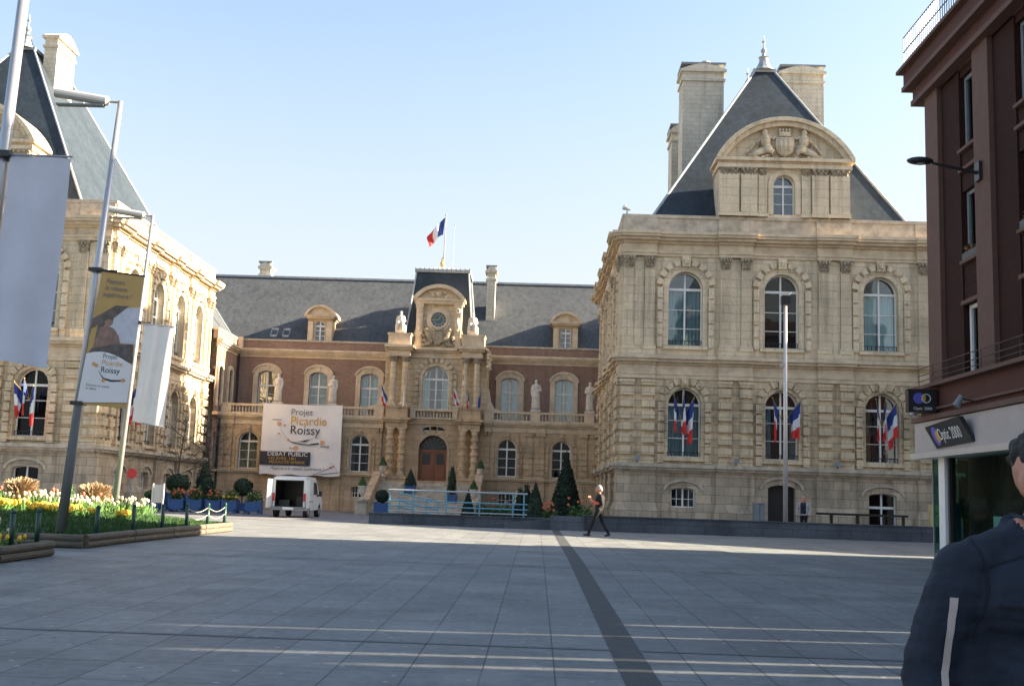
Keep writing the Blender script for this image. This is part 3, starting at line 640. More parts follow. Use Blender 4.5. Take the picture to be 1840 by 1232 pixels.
# ---- frontispiece ----
FY=72.5; fF=Fr((CX,FY)); oD=dict(u=0,hw=.92,zb=2.1,zs=4.15,r=.92)
mb=MB(fF); panel(mb,-3.35,3.35,0,6.0,[oD],rev=.5); mb.box(-3.35,-3.3,-3.4,-.002,0,10.8); mb.box(3.3,3.35,-3.4,-.002,0,10.8); mb.build('wall',stoneW,TH)
oW=dict(u=0,hw=.86,zb=6.75,zs=8.75,r=.86)
mb=MB(fF); panel(mb,-3.35,3.35,6.0,10.2,[oW],rev=.4); mb.build('wall',stoneA,TH)
s=MB(fF); s.ring(0,8.75,.86,.86,1.1,1.1,-.02,.1)
for k in range(11):
    a=8+164*k/10; s.ring(0,8.75,1.101,1.101,1.4,1.4,-.02,.16,a-6,a+6,2)
for sg in (-1,1): x0,x1=sorted((sg*.86,sg*1.1)); s.box(x0,x1,-.02,.1,6.7,8.75); x0,x1=sorted((sg*1.12,sg*1.36)); blocks(s,x0,x1,.16,6.7,8.9,.4,.07)
s.build('window_surround',stoneA,TH)
window(TH,fF,oW,.3,(.33,.66),glass=glassU,grid=1,fw_=.08,curtain=(curt,'part'))
s=MB(fF); s.ring(0,4.15,.92,.92,1.08,1.08,-.02,.1)
for sg in (-1,1): x0,x1=sorted((sg*.92,sg*1.08)); s.box(x0,x1,-.02,.1,2.1,4.15)
for k in range(9): a=12+156*k/8; s.ring(0,4.15,1.081,1.081,1.5,1.5,-.02,.06,a-8,a+8,2)
s.build('door_surround',stoneW,TH)
# door
d=MB(fF); d.box(-.92,.92,-.45,-.4,2.1,4.1)
for sg in (-1,1):
    for z0,z1 in ((2.25,2.9),): x0,x1=sorted((sg*.1,sg*.8)); d.box(x0,x1,-.4,-.36,z0,z1); x0,x1=sorted((sg*.18,sg*.72)); d.box(x0,x1,-.36,-.34,z0+.1,z1-.1)
    x0,x1=sorted((sg*.12,sg*.78)); d.box(x0,x1,-.4,-.36,2.96,3.1)
d.box(-.05,.05,-.4,-.33,2.12,4.08); d.box(-.92,.92,-.42,-.32,4.02,4.14)
dd=d.build('front_door',wood,TH)
for sg in (-1,1): q=MB(fF); x0,x1=sorted((sg*.2,sg*.7)); q.box(x0,x1,-.398,-.37,3.2,3.9); q.build('door_pane',black,dd)
q=MB(fF); q.prism([(.9*math.cos(math.pi*k/14),4.15+.9*math.sin(math.pi*k/14)) for k in range(15)],-.44,-.42); q.build('fanlight',black,dd)
q=MB(fF)
for k in range(1,8): a=math.pi*k/8; q.face([(0,-.41,4.15),(.88*math.cos(a-.015),-.41,4.15+.88*math.sin(a-.015)),(.88*math.cos(a+.015),-.41,4.15+.88*math.sin(a+.015))])
q.build('fanlight_bars',greyM,dd)
sg_=MB(fF); sg_.box(-.95,.72,-.02,.06,5.4,5.66); pl=sg_.build('name_panel',trimG,TH); text('HOTEL DE VILLE',.2,fF,-.115,.061,5.46,ink,'lettering',pl,'CENTER')
# columns
def column(u,z0,z1,r,band,f,d):
    c=MB(); P=f.p(u,d,0)
    c.box(P[0]-r*1.35,P[0]+r*1.35,P[1]-r*1.35,P[1]+r*1.35,z0,z0+.12)
    c.lathe((P[0],P[1],z0+.12),[(r*1.25,0),(r*1.25,.06),(r*1.05,.14),(r,.18),(r*.88,z1-z0-.12)],12)
    if band:
        z=z0+.5
        while z<z1-.5: c.lathe((P[0],P[1],z),[(r*1.1,0),(r*1.22,.03),(r*1.22,.19),(r*1.1,.22)],12); z+=.46
    o=c.build('column',stoneA if not band else stoneW,TH,smooth=False)
    c=MB(); c.box(P[0]-r*1.3,P[0]+r*1.3,P[1]-r*1.3,P[1]+r*1.3,z1-.08,z1); c.lathe((P[0],P[1],z1-.34),[(r*.9,0),(r*1.0,.12),(r*1.25,.26)],10)
    if not band:
        for k in range(14): a=2*math.pi*k/14; c.ball((P[0]+math.cos(a)*r*1.05,P[1]+math.sin(a)*r*1.05,z1-.26+.1*(k%2)),.07,(1,1,1.3),6,.4)
    c.build('capital',carve if not band else trim,o)
for u in (-2.72,-1.97,1.97,2.72):
    column(u,2.35,5.45,.22,True,fF,.75); column(u,6.85,10.1,.21,False,fF,.7)
for s in (-1,1):
    c=MB(fF); a,b=sorted((s*1.6,s*3.1)); c.box(a,b,.0,1.1,0,2.2); c.box(a-.06,b+.06,0,1.16,2.2,2.35)
    a,b=sorted((s*2.25,s*2.45)); c.box(a,b,-.02,.12,2.35,5.4)
    a,b=sorted((s*1.65,s*3.05)); c.box(a,b,-.0,1.05,5.45,5.8); c.box(a-.1,b+.1,0,1.2,5.802,5.95); c.box(a-.2,b+.2,0,1.32,5.952,6.1)
    c.box(a,b,0,1.06,6.1,6.72); c.box(a-.05,b+.05,0,1.12,6.72,6.85)
    c.build('column_pedestal',stoneW,TH)
c=MB(fF); layers(c,-3.35,3.35,[(.1,5.8,5.95),(.2,5.953,6.097)]); c.build('cornice',trim,TH)
c=MB(fF); 
layers(c,-3.4,3.4,[(.08,10.12,10.3),(.04,10.302,10.5),(.2,10.502,10.62),(.36,10.622,10.8)])
for s in (-1,1):
    a,b=sorted((s*1.65,s*3.05)); c.box(a,b,0,1.0,10.1,10.35); c.box(a+.03,b-.03,0,.96,10.352,10.5); c.box(a-.12,b+.12,0,1.14,10.503,10.63); c.box(a-.25,b+.25,0,1.3,10.633,10.81)
c.build('cornice',trim,TH)
# window balustrade in the middle
b=MB(fF); b.box(-1.35,1.35,.15,.4,6.1,6.2); b.box(-1.35,1.35,.13,.42,6.62,6.76); b.box(-1.55,-1.2,.1,.45,6.1,6.82); b.box(1.2,1.55,.1,.45,6.1,6.82); o=b.build('balustrade',trim,TH)
c=MB()
for k in range(11): c.lathe(fF.p(-1.05+k*.21,.28,6.2),[(.06,0),(.07,.05),(.035,.1),(.08,.2),(.035,.34),(.06,.4),(.06,.42)],6)
c.build('baluster_row',trimG,o,smooth=True)
# side scrolls by the terrace
for s in (-1,1):
    q=MB(fF); pts=[(s*3.36,6.15),(s*4.3,6.15),(s*4.42,6.5),(s*4.25,6.85),(s*3.9,6.95),(s*3.65,7.4),(s*3.5,8.2),(s*3.36,8.4)]
    q.prism(pts,-.5,-.05); q.build('scroll_bracket',trim,TH)
    q=MB(fF); q.ring(s*4.05,6.58,.12,.12,.26,.26,-.06,.04,0,359,16); q.build('scroll_bracket',trimG,TH)
# clock gable
fC=Fr((CX,72.75)); g_=MB(fC)
g_.prism([(-2.05,10.8),(2.05,10.8),(2.0,11.3),(1.7,11.5),(1.5,12.2),(1.5,13.95),(-1.5,13.95),(-1.5,12.2),(-1.7,11.5),(-2.0,11.3)],-.9,0)
gab=g_.build('clock_gable',stoneA,TH)
q=MB(fC)
for s in (-1,1):
    a,b=sorted((s*1.05,s*1.48)); q.box(a,b,-.01,.2,11.2,13.5); q.box(a-.05,b+.05,-.01,.26,13.5,13.75); q.ball(fC.p(s*1.26,.2,13.35),.2,(1,.7,1),8,.4); q.ball(fC.p(s*1.26,.22,12.4),.17,(1,.6,3),8,.3)
    q.box(a-.05,b+.05,-.01,.28,10.82,11.2)
q.box(-1.6,1.6,-.95,.3,13.75,13.95); q.box(-1.72,1.72,-.98,.4,13.952,14.1)
rise=.95; Rr=(1.75**2+rise**2)/(2*rise); zc=14.1+rise-Rr; a0=math.degrees(math.asin((Rr-rise)/Rr))
q.ring(0,zc,Rr-.24,Rr-.24,Rr,Rr,-.98,.45,a0,180-a0,22)
q.prism([((Rr-.23)*math.cos(rad(a)),zc+(Rr-.23)*math.sin(rad(a))) for a in [a0+6+(168-2*a0)*k/18 for k in range(19)]]+[(-1.4,14.1),(1.4,14.1)],-.9,.08)
for k in range(16): q.ball(fC.p(-.8+1.6*R.random(),.12,14.2+.4*R.random()),.11,(1.2,.7,1),6,.6)
q.ball(fC.p(0,.16,14.45),.2,(1,.7,1.1),8,.2)
q.build('pediment',trim,gab)
q=MB(fC); q.ring(0,12.72,.5,.5,.62,.62,-.02,.16,0,359.9,28); q.ring(0,12.72,.63,.63,.8,.8,-.02,.08,0,359.9,28); ck=q.build('clock_surround',trim,gab)
dialM=mat('clock_dial',(.05,.11,.13),.4); q=MB(fC); q.prism([(.5*math.cos(2*math.pi*k/28),12.72+.5*math.sin(2*math.pi*k/28)) for k in range(28)],-.01,.06); q.build('clock_dial',dialM,gab)
q=MB(fC)
for k in range(12):
    a=math.pi*k/6; c_,s_=math.cos(a),math.sin(a); w2=.022
    q.prism([(.36*c_-w2*s_,12.72+.36*s_+w2*c_),(.36*c_+w2*s_,12.72+.36*s_-w2*c_),(.46*c_+w2*s_,12.72+.46*s_-w2*c_),(.46*c_-w2*s_,12.72+.46*s_+w2*c_)],.062,.075)
q.ring(0,12.72,.3,.3,.32,.32,.062,.07,0,359.9,24); q.build('hour_marks',trimG,gab)
q=MB(fC); q.prism([(0,12.74),(0,12.70),(-.4,12.68),(-.42,12.70)],.08,.09); q.prism([(-.02,12.72),(.02,12.72),(.14,12.95),(.11,12.97)],.08,.09); q.build('clock_hands',gold,gab)
q=MB(fC)
q.prism([(-.3,11.9),(.3,11.9),(.34,11.5),(.2,11.1),(0,10.95),(-.2,11.1),(-.34,11.5)],-.01,.34)
for s in (-1,1):
    P=lambda u,z,d_=.28:fC.p(s*u,d_,z)
    q.tube([P(.35,11.2),P(.6,11.6),P(.75,11.9)],[.1,.16,.12],7); q.ball(P(.78,12.0),.13,(1,1,1),8,.2); q.tube([P(.5,11.1),P(.9,11.0),P(1.05,10.9)],[.14,.12,.06],7)
    for k in range(22): q.ball(P(.3+R.random()*.8,10.9+R.random()*.75),.1,(1,1,1),6,.7)
q.box(-.22,.22,0,.3,11.95,12.1)
q.build('carved_arms',carve,gab)
# turret roof behind the gable
mb=MB(); x0,x1=CX-2.25,CX+2.25; t0,t1=CX-1.78,CX+1.78
b=[(x0,73.3,11.6),(x1,73.3,11.6),(x1,78.4,11.6),(x0,78.4,11.6)]; t=[(t0,74.2,16.2),(t1,74.2,16.2),(t1,77.4,16.2),(t0,77.4,16.2)]
for k in range(4): mb.face([b[k],b[(k+1)%4],t[(k+1)%4],t[k]])
tr=mb.build('turret_roof',slate,TH,recalc=False)
c=MB()
for k in range(4): c.tube([b[k],t[k]],.06,6)
c.box(t0-.1,t1+.1,74.1,77.5,16.2,16.42); c.hexa([(t0-.05,74.15,16.42),(t1+.05,74.15,16.42),(t1+.05,77.45,16.42),(t0-.05,77.45,16.42),(CX-.5,75.5,16.85),(CX+.5,75.5,16.85),(CX+.5,76.1,16.85),(CX-.5,76.1,16.85)])
c.build('lead_ridge',lead,tr)
c=MB()
for k in range(13): xx=t0-.05+(t1-t0+.1)*k/12; c.box(xx-.03,xx+.03,74.05,74.098,16.22,16.48)
c.build('ridge_cresting',greyM,tr)
c=MB(); c.lathe((CX-.2,75.8,16.8),[(.1,0),(.05,.1),(.14,.25),(.16,.4),(.05,.5),(.1,.6),(.02,.8)],8); c.build('finial',gold,tr,smooth=True)
# pedestals
for s in (-1,1):
    q=MB(fF); q.box(s*2.4-.72,s*2.4+.72,-.5,.95,10.8,11.5); q.box(s*2.4-.78,s*2.4+.78,-.55,1.0,11.5,11.62); q.build('statue_pedestal',trim,TH)
q=MB()
for k in range(26): q.ball((CX+3.4+.12*R.random(),71.6+.9*R.random(),9.4+1.2*R.random()),.13,(1,1,1),6,.6)
q.build('carved_trophy',trim,TH)
# perron and stairs
mb=MB(); mb.box(CX-3.3,CX+3.3,70.1,71.35,0,2.1); mb.build('landing',stoneW,TH)
st=MB(); n=13; 
for k in range(n): st.box(CX-2.95,CX+2.95,70.1-(k+1)*.4,70.1-k*.4,0,2.1-(k+1)*2.1/(n+1))
st.build('stairs',trimG,TH)
for s in (-1,1):
    q=MB(); x0,x1=sorted((CX+s*2.96,CX+s*3.42))
    q.hexa([(x0,64.7,0),(x1,64.7,0),(x1,70.1,0),(x0,70.1,0),(x0,64.7,.55),(x1,64.7,.55),(x1,70.1,2.6),(x0,70.1,2.6)]); q.build('stair_wall',stoneW,TH)
    q=MB(); q.box(x0-.1,x1+.1,63.8,64.7,0,.75); q.box(x0-.16,x1+.16,63.74,64.76,.75,.87); q.build('stair_pedestal',trimG,TH)
q=MB(); q.tube([(WX+.12,72.25,0),(WX+.12,72.25,6)],.07,6); q.build('downpipe',black,TH); q=MB(); q.tube([(WX+.15,75.85,6.1),(WX+.15,75.85,10.4)],.06,6); q.build('downpipe',black,TH)
mb=MB(); mb.box(4.0,19.9,72.2,90,0,11); mb.box(-37.4,WX-.4,72.2,90,0,11); mb.box(WX-.3,8,UY+.7,90,0,11); mb.build('rear_wall',stoneA,TH)
#__PART2__
# ================= foliage and figures =================
def leaves(mb,fn,n,s0,s1=None):
    s1=s1 or s0
    for _ in range(n):
        p=Vector(fn()); a=Vector((R.gauss(0,1),R.gauss(0,1),R.gauss(0,1))).normalized(); b=a.cross(Vector((R.gauss(0,1),R.gauss(0,1),R.gauss(0,1)))).normalized()
        s_=s0+(s1-s0)*R.random(); i=[mb.vert(tuple(q)) for q in (p-a*s_,p-b*s_*.6,p+a*s_,p+b*s_*.6)]; mb.f.append(i); mb.m.append(mb.mi)
def conefn(x,y,z,h,r,pw=1.0,jit=.06):
    def f():
        t=1-math.sqrt(R.random()); a=R.random()*6.283; rr=r*(1-t)**pw*(1-jit*2*R.random()**2)+jit*.5*R.gauss(0,.5)
        if t<.05: rr*=.92
        return (x+rr*math.cos(a),y+rr*math.sin(a),z+h*t)
    return f
def ballfn(x,y,z,r,sz=1):
    def f():
        v=Vector((R.gauss(0,1),R.gauss(0,1),R.gauss(0,1))).normalized()*r*(1-.12*R.random()**2); return (x+v.x,y+v.y,z+v.z*sz)
    return f
def topiary(loc,h,r,kind,M=None,n=900,leaf=.05,name='foliage',parent=None):
    mb=MB(); x,y,z=loc
    if kind=='cone': mb.lathe(loc,[(r*.86,0),(r*.93,h*.04),(r*.02,h*.97)],12); leaves(mb,conefn(x,y,z,h,r),n,leaf*.6,leaf*1.2)
    elif kind=='column': mb.lathe(loc,[(r*.5,0),(r*.9,h*.2),(r*.85,h*.6),(r*.3,h*.93)],10); leaves(mb,conefn(x,y,z,h,r*1.25,.35),n,leaf*.6,leaf*1.2)
    else: mb.ball((x,y,z+h/2),r*.9,(1,1,h/2/r),12); leaves(mb,ballfn(x,y,z+h/2,r,h/2/r),n,leaf*.6,leaf*1.2)
    return mb.build(name,M or foliD,parent,recalc=False)
def tub(name_par,loc,w_,h_,M=bluep,name='tub'):
    x,y,z=loc; mb=MB(); q=w_/2
    mb.box(x-q,x+q,y-q,y+q,z+.1,z+h_,-.0)
    for sx in (-1,1):
        for sy in (-1,1): a=x+sx*(q-.03); b=y+sy*(q-.03); mb.box(a-.045,a+.045,b-.045,b+.045,z,z+h_+.06)
    mb.box(x-q-.02,x+q+.02,y-q-.02,y+q+.02,z+h_-.06,z+h_-.01); mb.box(x-q-.015,x+q+.015,y-q-.015,y+q+.015,z+.12,z+.19)
    o=mb.build(name,M,name_par); so_=MB(); so_.box(x-q+.04,x+q-.04,y-q+.04,y+q-.04,z+h_-.03,z+h_+.012); so_.build('soil',soil,o); return o
def potted(name,label,loc,w_,h_,kind,th,tr,group=None,cat='potted plant',n=700,leaf=.045,M=None,stem=0,tubM=bluep):
    t=thing(name,loc,label,cat,group); tub(t,loc,w_,h_,tubM)
    if stem: s=MB(); s.tube([(loc[0],loc[1],loc[2]+h_-.05),(loc[0],loc[1],loc[2]+h_+stem+.1)],.04,6); s.build('trunk',barkM,t)
    topiary((loc[0],loc[1],loc[2]+h_+stem),th,tr,kind,M,n,leaf,'foliage',t); return t
def urn(label,loc,zped,hurn,th,group):
    x,y,z=loc; t=thing('garden_urn',loc,label,'urn',group)
    u=MB(); k=hurn
    if zped: u.box(x-.2,x+.2,y-.2,y+.2,z,z+zped-.08); u.box(x-.26,x+.26,y-.26,y+.26,z+zped-.08,z+zped)
    if zped: u.build('pedestal',trimG,t,smooth=False)
    u=MB(); u.lathe((x,y,z+zped),[(.18,0),(.18,.06*k),(.07,.12*k),(.06,.28*k),(.16,.38*k),(.24,.6*k),(.2,.85*k),(.27,.95*k),(.27,k)],12); u.build('bowl',statueM,t,smooth=True)
    topiary((x,y,z+zped+k-.02),th,.27,'cone',foli,300,.05,'foliage',t); return t
def remeshed(name,fill,vox,zones,mats,parent=None,origin=None,sm=3):
    mb=MB(); fill(mb); v=mb.v; me=bpy.data.meshes.new('tmp'); me.from_pydata(v,[],mb.f); b=bmesh.new(); b.from_mesh(me); bmesh.ops.recalc_face_normals(b,faces=b.faces); b.to_mesh(me); b.free()
    o=bpy.data.objects.new('tmp',me); COL.objects.link(o)
    m_=o.modifiers.new('r','REMESH'); m_.mode='VOXEL'; m_.voxel_size=vox; s_=o.modifiers.new('s','SMOOTH'); s_.factor=.5; s_.iterations=sm
    dg=bpy.context.evaluated_depsgraph_get(); me2=bpy.data.meshes.new_from_object(o.evaluated_get(dg)); bpy.data.objects.remove(o); me2.name=name
    me2.materials.clear()
    for M in mats: me2.materials.append(M)
    for p in me2.polygons: p.use_smooth=True; p.material_index=zones(p.center) if zones else 0
    o=bpy.data.objects.new(name,me2); COL.objects.link(o)
    if parent: o.parent=parent
    return o
def cap(mb,p0,r0,p1,r1,n=10):
    mb.tube([p0,p1],[r0,r1],n); mb.ball(p0,r0,n=n); mb.ball(p1,r1,n=n)
def hand(mb,w_,dirv,palmn,s=1,curl=.3,k=1):
    """palm and five fingers; w_ wrist, dirv pointing direction, palmn palm normal"""
    d=Vector(dirv).normalized(); pn=Vector(palmn).normalized(); side=d.cross(pn).normalized()*k; w_=Vector(w_)
    for j in range(4):
        b=w_+side*(.03-.02*j)*s; c=w_+d*.085*s+side*(.031-.021*j)*s; cap(mb,tuple(b),.014*s,tuple(c),.013*s,6)
        L=(.065,.075,.07,.055)[j]*s; a=curl; d2=(d*math.cos(a)+pn*math.sin(a)); d3=(d*math.cos(2.2*a)+pn*math.sin(2.2*a))
        e=c+d2*L*.55; g_=e+d3*L*.5; cap(mb,tuple(c),.0105*s,tuple(e),.0095*s,6); cap(mb,tuple(e),.0095*s,tuple(g_),.008*s,6)
    b=w_+d*.02*s+side*.03*s; c=b+(d*.6+side*.8)*.045*s; cap(mb,tuple(b),.015*s,tuple(c),.012*s,6); cap(mb,tuple(c),.012*s,tuple(c+(d*.95+side*.2+pn*.3)*.03*s),.0095*s,6)
def statue(loc,h,seated,seed,label,facing=0):
    rr=random.Random(seed); x,y,z=loc; k=h/1.75; s=rr.choice((-1,1))
    t=thing('stone_statue',loc,label,'statue','stone statues on the balcony and gable')
    b=MB(); b.box(x-.3*k,x+.3*k,y-.26*k,y+.26*k,z,z+.14); b.build('base',statueM,t)
    def fill(mb):
        P=lambda a,b_,c:(x+a*k,y+b_*k,z+.14+c*k)
        if not seated:
            cap(mb,P(-.1,0,.05),.1*k,P(-.1,-.02,.8),.15*k); cap(mb,P(.11,-.06,.05),.09*k,P(.09,-.03,.8),.15*k)
            mb.lathe(P(0,.04,0),[(.24*k,0),(.2*k,.3*k),(.22*k,.75*k),(.17*k,1.05*k)],12,.8); hz=1.05
        else:
            cap(mb,P(-.14,-.3,.08),.1*k,P(-.14,-.3,.48),.12*k); cap(mb,P(.14,-.3,.08),.1*k,P(.14,-.3,.48),.12*k)
            cap(mb,P(-.14,-.3,.5),.14*k,P(-.1,.05,.52),.16*k); cap(mb,P(.14,-.3,.5),.14*k,P(.1,.05,.52),.16*k); mb.box(x-.35*k,x+.35*k,y-.1,y+.4*k,z+.1,z+.58*k); hz=.6
        cap(mb,P(0,0,hz),.18*k,P(0,0,hz+.32),.2*k,12); cap(mb,P(-.16,0,hz+.38),.09*k,P(.16,0,hz+.38),.09*k)
        cap(mb,P(0,0,hz+.4),.07*k,P(0,-.01,hz+.52),.06*k); mb.ball(P(0,-.01,hz+.62),.105*k,(.9,1,1.2),10); mb.ball(P(0,-.11*1,hz+.6),.025*k); mb.ball(P(0,.04,hz+.66),.11*k,(1,1,1),8)
        cap(mb,P(s*.21,0,hz+.36),.075*k,P(s*.3,-.02,hz+.08),.06*k); cap(mb,P(s*.3,-.02,hz+.08),.06*k,P(s*.12,-.2,hz+.06),.05*k)
        cap(mb,P(-s*.21,0,hz+.36),.075*k,P(-s*.27,-.04,hz+.05),.06*k); cap(mb,P(-s*.27,-.04,hz+.05),.06*k,P(-s*.24,-.12,hz-.2),.05*k)
        for j in range(7): a=-1.2+j*.4; cap(mb,P(.2*math.sin(a),-.17*math.cos(a),hz+.1-.1*(j%2)),.035*k,P(.25*math.sin(a),-.22*math.cos(a),.08 if not seated else .5),.04*k,6)
        hand(mb,P(-s*.24,-.12,hz-.22),(0,-.2,-1),(-s*-1,0,0),k,.3)
    o=remeshed('figure',fill,.035*k,None,[statueM],t); o.location=-Vector(loc)
    return t
# ================= statues =================
for i,(p,yy,h,lb) in enumerate(((( -17.1),72.45,1.8,'pale stone robed statue on the balcony rail, leftmost, beside the ochre curtained window'),((-13.5),72.45,1.8,'pale robed statue above the top right corner of the project banner'),((-.2),72.45,1.9,'slim stone statue on the balustrade between the two white curtained windows'),((3.33),72.45,1.85,'stone statue at the right end of the balustrade, by the corner pavilion'))):
    statue((p,yy,6.8),h,False,i+3,lb)
statue((CX-2.42,72.0,11.62),1.75,True,11,'seated white statue left of the clock gable'); statue((CX+2.32,72.0,11.62),1.75,True,12,'seated white statue right of the clock gable')

# ================= flags =================
def flag(base,tip,w_,drop,label,group,cols=(fb,fw,fr_),seed=0,horiz=False,extra=None):
    """short pole from base to tip, cloth hanging from its outer part in folds"""
    t=thing('flag',base,label,'flag',group); rr=random.Random(seed); B=Vector(base); T=Vector(tip)
    p=MB(); p.tube([base,tip],.018,6); p.ball(tip,.035,n=6); p.build('pole',gold if not horiz else metalP,t)
    mb=MB(); nu,nv=10,18; A=B+(T-B)*.35
    id={}
    for i in range(nu+1):
        for j in range(nv+1):
            a=i/nu; v=j/nv; q=A+(T-A)*a; gather=(1-.62*v)
            mid=A+(T-A)*.62; wd=Vector((.16*(a-.5)*v*(0 if horiz else 1),0,0))
            x=mid+(q-mid)*gather+wd; ph=a*9+seed*2
            x=x+Vector((.045*math.sin(ph+2*v)*(.3+v)+.05*v*math.sin(seed*3+1),.05*math.cos(ph*1.3)*(.3+v),-drop*v*(1-.12*math.sin(a*3+seed))))
            id[i,j]=mb.vert(tuple(x))
    for i in range(nu):
        for j in range(nv):
            mb.f.append([id[i,j],id[i+1,j],id[i+1,j+1],id[i,j+1]])
            c=j/nv+.10*(i/nu-.5); mb.m.append(0 if c<.36 else (1 if c<.66 else 2))
    mb.build('cloth',list(cols),t,smooth=True,recalc=False); return t
G='french flags hung in threes at the lower windows'
def trio(x,where,n=3,ys=54.0,nx=0,dx=.3,zt=6.5,s0=0):
    nm=('leftmost','middle','rightmost')
    for k in range(3):
        dz=(0,.12,-.1)[k]+R.uniform(-.08,.08)
        if nx: b=(x,ys+(k-1)*.35,5.15+dz*.3); tp=(x+.75,ys+(k-1)*.55,zt-.25+dz)
        else: b=(x,ys-.05,5.2); tp=(x+(k-1)*dx*1.6,ys-.85,zt-.1+dz)
        flag(b,tp,.9,1.5+.15*(k==2)+R.uniform(-.1,.1),f'{nm[k]} of three french flags at {where}',G,seed=s0+k)
trio(6.92,'the window nearest the pavilion corner',s0=1); trio(11.8,'the window behind the tall lamp post',s0=5,dx=.42); trio(16.5,'the lower window nearest the brick shop',s0=9)
trio(-24.95,'the front window of the left pavilion',s0=13,zt=6.1)
trio(-21.45,'the side window of the left pavilion',ys=57.2,nx=1,s0=17)
# small flags by the central balcony
fp=fw
def balflag(x,tx,cols,label,seed,dr=.75):
    flag((x,71.4,6.75),(tx+(tx-x)*.6,70.3,8.1),.6,dr*1.25,label,'small flags at the central balcony',cols,seed,True)
balflag(CX-2.7,CX-3.05,(fb,fw,fr_),'blue white and red flag left of the balcony',31); balflag(CX-2.0,CX-1.85,(fw,fw,fw),'plain white flag left of the balcony window',33)
balflag(CX+2.0,CX+1.6,(fw,fr_,fw),'white flag with red cross marks right of the balcony window',35,.6); balflag(CX+2.4,CX+2.3,(fb,fw,fr_),'blue white and red flag beside the dark blue one, right of the balcony',37); balflag(CX+2.75,CX+3.0,(fb,fb,fb),'dark blue starred flag right of the balcony',39)
# roof flag
t=thing('roof_flag',(-6.95,75.8,16.8),'large french flag blowing left from the mast on the clock turret','flag')
p=MB(); p.tube([(-6.9,75.8,16.7),(-6.87,75.8,20.6)],[.045,.03],8); p.ball((-6.87,75.8,20.63),.07,n=8); p.build('mast',metalG,t)
mb=MB(); nu,nv=24,8; idd={}
for i in range(nu+1):
    for j in range(nv+1):
        a=i/nu; v=j/nv; x=-6.9-1.15*a-.12*v*(1-a); z=20.45-1.35*a**1.25-(1.3-.35*a)*v*.95; y=75.8+.16*math.sin(a*9+v*2)*(.2+a); x+=.1*math.sin(v*5+a*4)*a
        idd[i,j]=mb.vert((x,y,z))
for i in range(nu):
    for j in range(nv): mb.f.append([idd[i,j],idd[i+1,j],idd[i+1,j+1],idd[i,j+1]]); mb.m.append(min(2,i*3//nu))
mb.build('cloth',[fb,fw,fr_],t,smooth=True,recalc=False)
p=MB(); p.tube([(-6.25,75.8,16.7),(-6.22,75.8,19.9)],[.02,.015],6); p.ball((-6.22,75.8,19.92),.05,n=6); tag(p.build('lightning_rod',metalG),'thin lightning rod on the clock turret beside the flag mast','rod')

# ================= big project banner =================
def flatcloth(c,nu=26,nv=20,fn=None):
    """c corners TL,TR,BR,BL"""
    mb=MB(); c=[Vector(q) for q in c]; idd={}
    for i in range(nu+1):
        for j in range(nv+1):
            a,b=i/nu,j/nv; p=(c[0]*(1-a)+c[1]*a)*(1-b)+(c[3]*(1-a)+c[2]*a)*b
            if fn: p=p+Vector(fn(a,b))
            idd[i,j]=mb.vert(tuple(p))
    for i in range(nu):
        for j in range(nv): mb.f.append([idd[i,j],idd[i+1,j],idd[i+1,j+1],idd[i,j+1]]); mb.m.append(0)
    return mb
BX0,BX1,BZ0,BZ1,BY=-17.85,-12.68,2.2,6.78,71.75
bn=thing('project_banner',((BX0+BX1)/2,BY,BZ0),'large white banner with a black panel and orange dots on the facade behind the van','banner')
mb=flatcloth([(BX0,BY,BZ1),(BX1,BY,BZ1),(BX1+.03,BY,BZ0),(BX0-.0,BY,BZ0)],fn=lambda a,b:(0,.02*math.sin(a*17+b*5)+.02*math.sin(b*11),-.05*math.sin(math.pi*a)*(1-b)+.04*math.sin(a*20)*(b>.97)))
mb.build('cloth',cloth,bn,recalc=False)
fBn=Fr((BX0,BY-.06)); bw,bh=BX1-BX0,BZ1-BZ0
def tx(s,size,u,v,M,sx=1,al='LEFT',shear=0,nm='lettering'): return text(s,size*bh,fBn,u*bw,0,BZ0+(1-v)*bh,M,nm,bn,al,.004,sx,shear)
greyInk=mat('grey_print',(.18,.18,.2),.8)
tx('Projet',.125,.355,.155,greyInk); tx('Picardie',.175,.355,.295,amber,.93); tx('Roissy',.175,.355,.425,ink,.95)
q=MB(fBn); q.box(-.02,.63*bw,-.01,.012,BZ0+.135*bh,BZ0+.325*bh); pnl=q.build('dark_panel',ink,bn)
def tx2(s,size,u,v,M,sx=1): o=text(s,size*bh,fBn,u*bw,.014,BZ0+(1-v)*bh,M,'lettering',bn,'LEFT',.003,sx); return o
tx2('DEBAT PUBLIC',.078,.09,.735,cloth,1.12); tx2('+22 AVRIL 18H',.055,.10,.79,amber,1.12); tx2('MEGACITE AMIENS',.055,.12,.842,amber,1.08)
tx('Passons à la vitesse supérieure !',.055,.14,.925,greyInk,1.05,shear=.3)
tx('Amiens',.04,.13,.24,ink); tx('Roissy',.05,.745,.60,ink,shear=.25); tx('Paris',.038,.36,.635,ink); 
def disc(u,v,r): 
    c=MB(fBn); c.prism([(u*bw+r*math.cos(k*math.pi/9),BZ0+(1-v)*bh+r*math.sin(k*math.pi/9)) for k in range(18)],-.004,.004); c.build('orange_dot',dotM,bn)
for u,v,r in ((.215,.285,.14),(.285,.305,.075),(.22,.425,.06),(.34,.51,.09),(.44,.62,.14),(.77,.53,.14)): disc(u,v,r)
